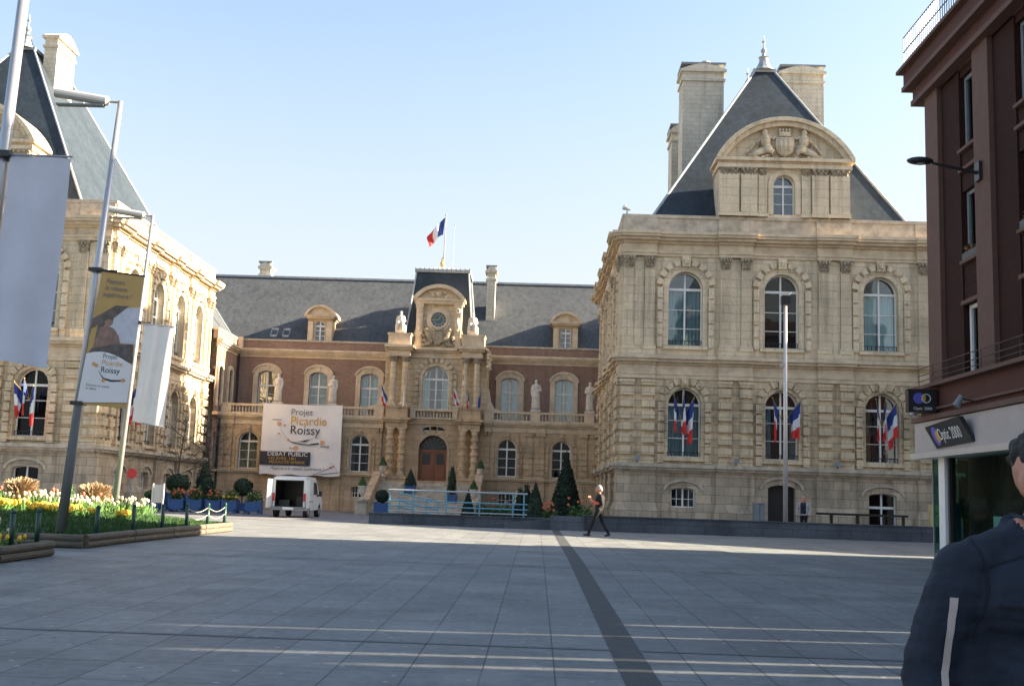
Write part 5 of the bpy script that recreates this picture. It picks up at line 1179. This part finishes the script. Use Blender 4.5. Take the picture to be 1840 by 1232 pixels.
for s in (-1,1):
    q=MB(fV); q.prism([(1.75,1.05),(2.75,1.1),(2.35,1.62),(1.78,1.66)],s*.795,s*.765); q.build('side_window',black,t)
    q=MB(fV); a,c_=sorted((s*.80,s*.98)); q.box(2.45,2.52,a,c_,1.0,1.08); q.box(2.42,2.52,min(s*.9,s*1.04),max(s*.9,s*1.04),1.0,1.25); q.build('mirror',black,t)
    q=MB(fV); a,c_=sorted((s*.67,s*.79)); q.box(-.03,.01,a,c_,.75,1.12); q.build('tail_light',redP,t)
    q=MB(fV); q.box(1.62,1.635,*sorted((s*.802,s*.79)),.45,1.7); q.box(2.85,2.865,*sorted((s*.802,s*.79)),.5,1.1); q.box(.3,1.6,*sorted((s*.806,s*.79)),.72,.78); q.build('trim_line',greyM,t)
    for c in (.62,3.25):
        q=MB(); P=[fV.p(c,s*.6,.3),fV.p(c,s*.79,.3)]; q.tube(P,[.3,.3],18); o=q.build('wheel',rubber,t); q=MB(); q.tube([fV.p(c,s*.785,.3),fV.p(c,s*.8,.3)],[.17,.15],12); q.build('hub',metalG,o)
# rear doors, both swung open
for s,ang in ((-1,96),(1,112)):
    a=rad(ang); hx=s*.78; L=.72; ex=hx-s*L*math.cos(a) ; ey=-L*math.sin(a)
    q=MB(fV); n_=(math.sin(a)*.03,)
    q.hexa([(0,hx,.45),(ey,ex,.45),(ey-.0,ex+.04*s,.45),(0.0,hx+.04*s,.45),(0,hx-.02*s,1.74),(ey,ex-.02*s,1.74),(ey,ex+.02*s,1.74),(0,hx+.02*s,1.74)]); q.build('rear_door',vanW,t)
q=MB(fV); q.box(-.12,0,-.8,.8,.36,.5); q.build('bumper',greyM,t); q=MB(fV); q.box(-.135,-.12,-.25,.25,.37,.48); q.build('number_plate',white,t)
q=MB(fV); q.box(.3,2.2,-.7,.7,.4,.44); q.box(.06,2.2,-.722,-.70,.44,1.7); q.box(.06,2.2,.70,.722,.44,1.7); q.box(.14,2.2,-.70,.70,1.68,1.70); q.box(2.2,2.25,-.7,.7,.44,1.7); q.box(.6,1.2,-.6,-.1,.44,.8); q.box(1.2,1.9,.1,.6,.44,.95); q.build('cargo_dark_liner',black,t)  # cargo boxes plus a black lining added to darken the inside

# ================= brick shop building at the right =================
SX=11.0; BL=thing('brick_shop_building',(SX+6,20,0),'dark red brick building with pink pilasters and a white shopfront','building')
fS=Fr((SX,0),(0,1),(-1,0)); YE=31.5
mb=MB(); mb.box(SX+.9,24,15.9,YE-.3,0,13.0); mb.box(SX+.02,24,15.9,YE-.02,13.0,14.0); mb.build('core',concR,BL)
# unseen brick blocks, added with slits shaped to throw bars of sun
ed=[(13.89,15.85),(12.85,13.82),(11.25,12.79),(10.66,11.17),(-26,10.58)]; tA=math.tan(rad(SUN_A))
for k_,(a,b) in enumerate(ed):
    lb=('unseen brick block next to the corner shop building, added to shape bars of sun','second unseen brick block, added to shape bars of sun','third unseen brick block, added to shape bars of sun','thinnest unseen brick block, added to shape bars of sun','long unseen brick block past the viewer, added to shade the plaza')[k_]
    hb=thing('light_slit_block',(SX+6,(a+b)/2,0),lb,'building','unseen brick light blockers along the right side'); mb=MB()
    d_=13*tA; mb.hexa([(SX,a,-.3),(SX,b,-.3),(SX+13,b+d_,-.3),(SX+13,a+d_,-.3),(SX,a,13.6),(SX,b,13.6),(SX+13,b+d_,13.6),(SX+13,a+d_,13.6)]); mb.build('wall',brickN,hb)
    if k_<4:   # fillers added below and above the slit to shorten the sun bars
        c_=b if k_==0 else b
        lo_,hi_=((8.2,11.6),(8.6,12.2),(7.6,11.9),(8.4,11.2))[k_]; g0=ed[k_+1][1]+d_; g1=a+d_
        mb=MB(); mb.box(SX+12.3,SX+12.9,g0-.02,g1+.02,0,lo_); mb.build('slit_filler_low',brickN,hb); mb=MB(); mb.box(SX+12.3,SX+12.9,g0-.02,g1+.02,hi_,13.5); mb.build('slit_filler_top',brickN,hb)
    mb2=MB(); mb2.box(SX-.15,SX+.2,a,b,13.3,13.7); mb2.build('cornice',conc,hb)
    yy=a+.3 if b-a<3 else -20
    while yy+.8<b:
        for z in (4,7,10): mb=MB(fS); mb.box(yy,min(yy+.9,b-.2),.005,.03,z,z+1.7); mb.build('window',glassD,hb)
        yy+=2.6
# piers and brick in bays along the street
ye=YE; k=0
while ye>16:
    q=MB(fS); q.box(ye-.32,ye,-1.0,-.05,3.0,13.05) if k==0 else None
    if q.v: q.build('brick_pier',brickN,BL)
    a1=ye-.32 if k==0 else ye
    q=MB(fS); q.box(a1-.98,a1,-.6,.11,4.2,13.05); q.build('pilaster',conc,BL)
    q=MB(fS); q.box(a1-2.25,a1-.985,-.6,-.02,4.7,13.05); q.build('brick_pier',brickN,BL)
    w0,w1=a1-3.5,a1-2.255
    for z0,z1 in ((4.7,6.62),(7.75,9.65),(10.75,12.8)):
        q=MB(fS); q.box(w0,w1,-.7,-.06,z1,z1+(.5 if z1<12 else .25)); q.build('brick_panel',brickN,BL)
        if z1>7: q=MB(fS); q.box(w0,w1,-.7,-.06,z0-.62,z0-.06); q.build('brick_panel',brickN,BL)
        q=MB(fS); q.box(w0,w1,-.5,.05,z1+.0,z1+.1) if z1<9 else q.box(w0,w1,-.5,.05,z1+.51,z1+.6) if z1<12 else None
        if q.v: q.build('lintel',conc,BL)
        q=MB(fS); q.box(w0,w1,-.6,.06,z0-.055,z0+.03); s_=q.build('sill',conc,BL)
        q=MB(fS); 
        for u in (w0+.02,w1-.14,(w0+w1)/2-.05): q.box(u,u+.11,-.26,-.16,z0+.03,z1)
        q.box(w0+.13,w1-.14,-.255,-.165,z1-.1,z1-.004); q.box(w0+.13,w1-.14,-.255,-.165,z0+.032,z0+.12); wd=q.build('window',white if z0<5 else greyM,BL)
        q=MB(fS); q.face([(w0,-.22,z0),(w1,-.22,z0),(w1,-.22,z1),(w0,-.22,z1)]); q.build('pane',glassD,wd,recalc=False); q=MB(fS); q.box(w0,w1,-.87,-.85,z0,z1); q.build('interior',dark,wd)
        if z0>7 and z0<8:
            q=MB(); leaves(q,lambda:fS.p(R.uniform(w0+.1,w1-.1),-.1+R.uniform(-.1,.1),z0+.2+abs(R.gauss(0,.12))),160,.05,.09); o=q.build('window_plants',mat('dry_plants',(.16,.09,.04),.9,.4,6),BL,recalc=False); q=MB(fS); q.box(w0+.08,w1-.08,-.22,.02,z0+.04,z0+.22); q.build('trough',black,o)
    # railing of thin black bars above the shop ledge
    ye=a1-3.5; k+=1
q=MB(fS); q.box(16,YE+.15,-1,.2,3.85,4.62); q.build('band',concR,BL)
for z0,z1,d_ in ((3.72,3.85,.42),(4.0,4.06,.3),(4.62,4.72,.42)): q=MB(fS); q.box(16,YE+.2+d_*.3,-.9,d_,z0,z1); q.build('ledge',conc,BL)
q=MB(fS)
for z in (4.85,5.0,5.2): q.tube([fS.p(16,.36,z),fS.p(YE-.1,.36,z)],.014,5)
y=YE-.2
while y>16: q.tube([fS.p(y,.36,4.7),fS.p(y,.36,5.2)],.012,5); y-=1.1
q.build('ledge_rail',black,BL)
for z0,z1,d_,M in ((13.05,13.2,.3,conc),(13.2,13.55,.25,concR),(13.55,13.68,.5,conc),(13.68,14.12,.45,concR),(14.12,14.22,.62,conc)): q=MB(fS); q.box(16,YE+d_,-.9,d_,z0,z1); q.build('cornice',M,BL)
q=MB()
for z in (14.75,15.2): q.tube([fS.p(16,.45,z),fS.p(YE+.4,.45,z)],.018,5)
y=YE+.4
while y>22: q.tube([fS.p(y,.45,14.2),fS.p(y,.45,15.2)],.012,4); y-=.16
q.build('roof_railing',black,BL)
mb=MB(); mb.box(SX+.25,24,16,28.95,14.0,17.6); mb.build('attic_storey',greyM,BL)
# shopfront
q=MB(fS); q.box(16,YE+.25,-.5,.35,2.86,3.7); q.build('fascia',fasc,BL)
q=MB(fS); q.box(16,YE+.3,-.3,.48,2.7,2.858); q.build('awning_box',metalP,BL)
q=MB(fS); q.box(30.15,30.6,-.1,.12,0,2.7); q.build('shop_post',white,BL)
for y in (30.1,25.2): q=MB(fS); q.box(y-.12,y-.005,-.12,.06,0,2.7); q.build('shop_frame',black,BL)
q=MB(fS); q.face([(20,-.02,0.15),(30.1,-.02,.15),(30.1,-.02,2.7),(20,-.02,2.7)]); q.build('shop_glass',shopG,BL,recalc=False)
q=MB(fS); q.face([(30.6,-.02,.15),(31.4,-.02,.15),(31.4,-.02,2.7),(30.6,-.02,2.7)]); q.face([(31.4,-.02,.15),(31.4,-2.5,.15),(31.4,-2.5,2.7),(31.4,-.02,2.7)]); q.build('shop_glass',shopG,BL,recalc=False)
q=MB(fS); q.box(31.38,31.43,-.05,.0,0,2.7); q.build('shop_frame',greyM,BL)
shopwall=mat('shop_interior',(.10,.26,.20),.8,.6,1.6); q=MB(); q.box(SX+2.6,SX+2.7,18,31.2,0,2.85); q.build('shop_back_wall',shopwall,BL)
q=MB(); q.box(SX+.05,SX+2.6,18,31.2,0.0,.12); q.build('shop_floor',greyM,BL)
q=MB(); q.box(SX+.8,SX+1.2,26.5,29.3,.12,1.2); q.box(SX+1.6,SX+2.4,27.0,29.0,1.3,1.36); q.box(SX+1.6,SX+2.4,27.0,29.0,1.8,1.86); q.build('display_shelf',white,BL)
q=MB(); q.box(SX+.3,SX+.5,30.7,31.2,.2,1.5); q.build('poster',bluep,BL)
# signs
a=at(1632,698,30.2); b_=at(1684,741,30.2); x0,z1=a[0],a[2]; x1,z0=b_[0],b_[2]
t=thing('shop_sign',((x0+x1)/2,30.2,z0),'black square projecting optician sign with two overlapping circles','sign')
q=MB(); q.box(x0,x1,30.2,30.45,z0,z1); q.build('box',black,t); q=MB(); q.tube([(x1,30.3,(z0+z1)/2),(SX,30.3,(z0+z1)/2)],.03,6); q.build('bracket',black,t)
vio=mat('violet_paint',(.12,.12,.5),.5); fX=Fr((x0,30.2)); W_=x1-x0; H_=z1-z0
q=MB(fX); q.prism([(W_*.36+.15*math.cos(k*.25133),z0+H_*.6+.15*math.sin(k*.25133)) for k in range(25)],0,.004); q.build('violet_disc',vio,t)
q=MB(fX); q.ring(W_*.62,z0+H_*.6,.105,.105,.125,.125,0,.008,0,359.9,24); q.build('white_ring',white,t)
q=MB(fX); q.prism([(W_*.6+.085*math.cos(rad(90+k*12)),z0+H_*.6+.085*math.sin(rad(90+k*12))) for k in range(16)],.004,.01); q.build('amber_half_disc',amber,t)
text('Optic 2000',.11,fX,W_*.5,.004,z0+H_*.1,white,'lettering',t,'CENTER',.002)
t=thing('shop_sign',(SX-.4,28.4,3.0),'tilted black sign with white lettering on the white fascia','sign')
fY=Fr((SX-.36,29.95),(0,-1),(-1,0))
def tl(u,d,z): return fY.p(u,d+.25*(z-2.98)/.6,z)
q=MB(); q.F=W; P=[(0.0,2.93),(2.55,3.0),(2.35,3.62),(-.2,3.5)]
v0=[tl(u,.05,z) for u,z in P]; v1=[tl(u,-.07,z) for u,z in P]; q.hexa([*v0,*v1]); q.build('panel',black,t)
text('Optic 2000',.40,lambda u,d,z:tl(u,d,z),.52,.056,3.13,white,'lettering',t,'LEFT',.002,.86)
q=MB(); c=[tl(.35+.24*math.cos(k*.3307),.053,3.24+.24*math.sin(k*.3307)) for k in range(19)]; q.face(c); q.build('violet_disc',vio,t,recalc=False)
q=MB(); c=[tl(.45+.13*math.cos(k*.3307),.055,3.22+.15*math.sin(k*.3307)) for k in range(19)]; q.face(c); q.build('amber_half_disc',amber,t,recalc=False)
# spot lamps on fascia and wall lamp
for y,lb in ((30.8,'small white spot lamp at the far end of the shop ledge'),(27.6,'small dark spot lamp above the fascia sign'),):
    t=thing('spot_lamp',(SX-.4,y,3.8),lb,'lamp','spot lamps on the shop ledge'); p=MB(); p.tube([(SX-.3,y,4.0),(SX-.62,y,4.05)],.02,6); p.build('arm',black,t); p=MB(); p.tube([(SX-.58,y,4.12),(SX-.72,y,3.86)],[.06,.1],10); p.build('shade',metalP if y>29 else greyM,t)
t=thing('wall_lamp',(SX,27.3,9.7),'dark street lamp on a long arm fixed to the brick building','lamp')
p=MB(); p.box(SX-.2,SX+.02,27.15,27.45,9.5,9.98); p.build('wall_bracket',black,t); p=MB(); p.tube([(SX-.15,27.3,9.7),(SX-1.3,27.3,9.93)],[.05,.035],8); p.build('arm',black,t)
p=MB(); p.ball((SX-1.6,27.3,9.98),.34,(1,.45,.3),14); p.build('lamp_head',black,t,smooth=True); p=MB(); p.ball((SX-1.6,27.3,9.94),.22,(1,.55,.3),12); p.build('lens',metalP,t,smooth=True)
# unseen block added beyond the street gap, shaped to bound the sunlit band
NB=thing('band_shade_block',(34,45,0),'unseen block behind the brick building, added to bound the sunlit band','building')
mb=MB(); H_=14.0; pl_=[(41,34.5),(52,36),(52,70),(22.0,70),(20.8,51)]
lo=[(x,y,0) for x,y in pl_]; hi=[(x,y,H_) for x,y in pl_]
for k in range(5): mb.face([lo[k],lo[(k+1)%5],hi[(k+1)%5],hi[k]])
mb.face(hi); mb.build('wall',stoneW,NB)

# ================= people =================
def head(mb,c,f,s=1,up=(0,0,1)):
    """c centre of the skull, f facing direction"""
    f=Vector(f).normalized(); u=Vector(up); r=f.cross(u).normalized(); c=Vector(c); P=lambda a,b,h:tuple(c+f*a*s+r*b*s+u*h*s)
    def bl(p,q,rad_,sc=(1,1,1)): mb.ball(p,rad_*s,sc,12)
    mb.ball(P(-.01,0,.02),.092*s,(1,1,1.12),14); mb.ball(P(-.025,0,.03),.095*s,(1,1,1.02),14); mb.ball(P(.03,0,-.05),.068*s,(1,1,1.1),12); mb.ball(P(.055,0,-.095),.03*s,(1,1,.8),8)
    cap(mb,P(.085,0,.02),.011*s,P(.108,0,-.025),.016*s,6); mb.ball(P(.075,0,.04),.03*s,(.7,1.0,.5),8)
    for sd in (-1,1):
        mb.ball(P(.08,sd*.032,.012),.014*s,n=6); mb.ball(P(.055,sd*.045,-.03),.03*s,n=8); mb.ball(P(-.008,sd*.09,-.005),.028*s,(.75,.65,1.25),8); mb.ball(P(.0,sd*.085,-.025),.018*s,(.8,.8,1.2),8)
        mb.ball(P(.03,sd*.055,-.075),.03*s,n=8)
    mb.ball(P(.085,0,-.062),.018*s,(.8,1,.5),8)
def person(name,loc,label,fill,zones,mats,vox,hair=None,hairM=None):
    t=thing('person',loc,label,'person'); o=remeshed('body',fill,vox,zones,mats,t); o.location=(0,0,0)
    if hair: h=remeshed('hair',hair,vox,None,[hairM],t); h.location=(0,0,0)
    return t
hairW=mat('white_hair',(.36,.35,.33),.9,.2,20); hairD=mat('dark_hair',(.018,.013,.010),.7,.3,30)
# walking man, facing left
def f1(mb):
    for (hip,kn,an,toe) in ((( -.02,-.09,.93),(-.20,-.1,.52),(-.36,-.1,.10),(-.52,-.1,.06)),((.02,.09,.93),(.14,.1,.50),(.36,.1,.12),(.24,.1,.035))):
        cap(mb,hip,.105,kn,.07); cap(mb,kn,.07,an,.05); cap(mb,(an[0]+.03,an[1],an[2]-.05),.045,toe,.035)
    cap(mb,(0,0,.93),.15,(.03,0,1.1),.15,12); cap(mb,(.03,0,1.1),.155,(.03,0,1.32),.17,12); cap(mb,(.03,-.15,1.42),.085,(.03,.15,1.42),.085)
    cap(mb,(.02,0,1.45),.065,(-.01,0,1.56),.058); head(mb,(-.03,0,1.66),(-1,0,-.05),1.05)
    cap(mb,(.03,-.22,1.42),.075,(.08,-.26,1.15),.062); cap(mb,(.08,-.26,1.15),.06,(-.2,-.22,1.22),.05); hand(mb,(-.22,-.22,1.23),(-1,.1,.5),(0,1,.2),1.1,.9)
    cap(mb,(.03,.22,1.42),.075,(.02,.26,1.13),.062); cap(mb,(.02,.26,1.13),.058,(-.28,.18,1.3),.046); hand(mb,(-.3,.17,1.32),(-.8,-.2,.6),(0,-1,.2),1.1,.9)
def z1(c):
    if c.z>1.5 or (c.x<-.21 and c.z>1.1): return 2
    if c.z<.09: return 3
    return 0 if c.z>.88 else 1
def h1(mb): mb.ball((-.005,0,1.70),.108,(1,1,1.02),12); mb.ball((.05,0,1.64),.085,(.9,1,1),10)
wm=person('person',(2.25,40,0),'white haired man in a black jacket striding left across the plaza',f1,z1,[blackc,trouM,skin,black],.016,h1,hairW)
q=MB(); q.hexa([(2.03,39.68,1.10),(2.26,39.7,1.14),(2.26,39.73,1.15),(2.03,39.71,1.12),(2.04,39.68,1.25),(2.2,39.7,1.20),(2.2,39.73,1.21),(2.04,39.71,1.26)]); tag(q.build('orange_patch',petR),'orange folded paper tucked under the walking man\'s arm','paper')  # flat orange patch laid over the near forearm
# man by the doorway
def f2(mb):
    for s in (-1,1): cap(mb,(.02*s,s*.09,.9),.1,(.05*s,s*.1,.48),.07); cap(mb,(.05*s,s*.1,.48),.065,(.08*s,s*.1,.08),.05); cap(mb,(.08*s,s*.1,.05),.045,(.08*s-.14,s*.1,.04),.035)
    cap(mb,(0,0,.95),.16,(0,0,1.3),.18,12); cap(mb,(0,-.14,1.38),.085,(0,.14,1.38),.085); cap(mb,(0,0,1.42),.06,(-.02,0,1.52),.055); head(mb,(-.03,0,1.62),(-.8,-.6,-.1))
    for s in (-1,1): cap(mb,(0,s*.22,1.38),.075,(.06,s*.29,1.12),.06); cap(mb,(.06,s*.29,1.12),.055,(-.1,s*.26,.93),.045); hand(mb,(-.11,s*.26,.92),(-.4,0,-1),(0,-s,0),1.05,.6)
def z2(c):
    if c.z>1.46: return 2
    if c.z<.88: return 1
    return 3 if abs(c.y)<.13 and c.x<.5 and c.z>.95 else (2 if c.z<.9 else 0)
lightJ=mat('light_grey_shirt',(.42,.42,.42),.85,.15,6)
t2=person('person',(12.15,51.3,0),'man in a light grey shirt and navy vest walking past the dark doorway',f2,z2,[lightJ,trouM,skin,navy],.02,lambda mb:mb.ball((.01,.03,1.66),.1,(1,1,1),10),hairW)
t2.rotation_euler=(0,0,rad(65))
# foreground man, facing the camera, cut by the right edge
def f3(mb):
    for s in (-1,1):
        cap(mb,(s*.1,0,.92),.12,(s*.12,-.03,.5),.085); cap(mb,(s*.12,-.03,.5),.08,(s*.13,.03,.1),.055); cap(mb,(s*.13,.03,.06),.055,(s*.14,-.16,.04),.045)
        cap(mb,(s*.07,0,1.30),.155,(s*.16,.0,1.385),.085,14)
        cap(mb,(s*.205,.0,1.365),.09,(s*.285,.03,1.12),.077,14); cap(mb,(s*.285,.03,1.12),.078,(s*.275,-.06,.86),.06,12); mb.ball((s*.17,.02,1.18),.12,(.8,.8,2.2),12); hand(mb,(s*.29,-.065,.84),(0,-.15,-1),(-s,0,0),1.05,.35)
        cap(mb,(s*.05,.01,1.445),.075,(s*.17,.0,1.395),.07,12)
    cap(mb,(0,0,.95),.17,(0,0,1.15),.175,14); mb.ball((0,.0,1.2),.2,(1.05,.72,1.3),16); mb.ball((0,.0,1.36),.17,(1.25,.75,.75),16)
    cap(mb,(0,.01,1.42),.07,(.02,-.005,1.55),.062,14); head(mb,(.03,-.03,1.61),(.22,-.97,-.02),1.04)
    # collar
    for k in range(9): a=rad(-60+300*k/8+0); mb.ball((.082*math.cos(a),.01+.075*math.sin(a)*1.0,1.49+.012*math.sin(a)),.027,(1,1,1.3),8)
def z3(c):
    rr=math.hypot(c.x,c.y)
    if c.z>1.56 or (c.z>1.49 and math.hypot(c.x-.015,c.y-.005)<.078): return 2
    if c.z>1.44 and abs(c.x)<.068*(c.z-1.36)/.12 and c.y<-.02: return 2
    if c.z<.09: return 3
    if c.z<.86 and abs(c.x)>.22: return 2
    return 0 if c.z>.84 else 1
def h3(mb):
    mb.ball((.03,.012,1.665),.102,(.98,1.0,.92),16); mb.ball((.03,.048,1.645),.09,(.95,.8,.95),14)
    for s in (-1,1): mb.ball((.03+s*.08,-.052,1.645),.02,(.5,1,1.4),8)
    for k in range(110): a=R.random()*6.28; e=R.random()*1.35; mb.ball((.03+.1*math.cos(a)*math.cos(e),.014+.1*math.sin(a)*math.cos(e),1.668+.092*math.sin(e)),.014,n=6,jit=.6)
FP=(1.318,2.95,gz(2.95))
t3=person('person',FP,'dark haired man in a navy jacket with a white sleeve stripe at the right edge',f3,z3,[navy,trouM,skin,black],.0075,h3,hairD)
# sleeve stripe, chest seam: follow the jacket surface
body=[c for c in t3.children if c.name.startswith('body')][0]
from mathutils.bvhtree import BVHTree
nrm_=[v.normal.copy() for v in body.data.vertices]
for v in body.data.vertices:
    if .84<v.co.z<1.47:
        d_=noise.noise((v.co.x*9,v.co.y*9,v.co.z*22))*.006+noise.noise((v.co.x*22+4,v.co.y*22,v.co.z*55))*.0025+noise.noise((v.co.x*4+9,v.co.y*4,v.co.z*9))*.008
        v.co+=nrm_[v.index]*d_
bv=BVHTree.FromPolygons([v.co for v in body.data.vertices],[p.vertices[:] for p in body.data.polygons])
def decal(path,wd,M,nm,off=.003,wdir=(1,0,0)):
    q=MB(); pr=None
    for k,(x,z) in enumerate(path):
        row=[]
        for s in (-1,0,1):
            h=bv.ray_cast(Vector((x+s*wd*wdir[0],-1,z+s*wd*wdir[2])),Vector((0,1,0)))[0]
            if h is None: h=Vector((x,0,z))
            row.append(q.vert((h.x,h.y-off,h.z)))
        if pr: 
            for j in (0,1): q.f.append([pr[j],pr[j+1],row[j+1],row[j]]); q.m.append(0)
        pr=row
    o=q.build(nm,M,None,smooth=True,recalc=False); o.parent=t3; return o
decal([(-.262-.042*k/16,1.315-.43*k/16) for k in range(17)],.0088,mat('stripe_cloth',(.5,.42,.38),.8,.15,20),'sleeve_stripe')
q=MB()
for k in range(25):     # standing collar, open at the throat
    a=rad(-58+296*k/24); c_,s_=math.cos(a),math.sin(a); hh=.055 if 1<k<23 else .03
    row=[(.012+.098*c_,.012+.092*s_,1.445-.02*abs(c_)),(.014+.084*c_,.010+.082*s_,1.47+hh),(.014+.076*c_,.010+.074*s_,1.47+hh),(.012+.084*c_,.012+.078*s_,1.44)]
    ii=[q.vert(v) for v in row]
    if k: 
        for j in range(3): q.f.append([pr_[j],ii[j],ii[j+1],pr_[j+1]]); q.m.append(0)
    pr_=ii
cl_=q.build('collar',navy,None,smooth=True); cl_.parent=t3
seam=mat('seam_thread',(.008,.01,.016),.9)  # one even dark tone for the zip and seam lines
decal([(-.17+.16*k/14,1.30-.004*k/14) for k in range(15)],.004,seam,'pocket_zip',wdir=(0,0,1)); decal([(-.165+.15*k/14,1.272) for k in range(15)],.003,seam,'pocket_zip',wdir=(0,0,1))
decal([(-.2+.015*math.sin(k*.3),1.47-.27*k/14) for k in range(15)],.003,seam,'shoulder_seam')
decal([(-.2+.13*k/10,1.385+.05*k/10) for k in range(11)],.0025,seam,'yoke_seam',wdir=(0,0,1))
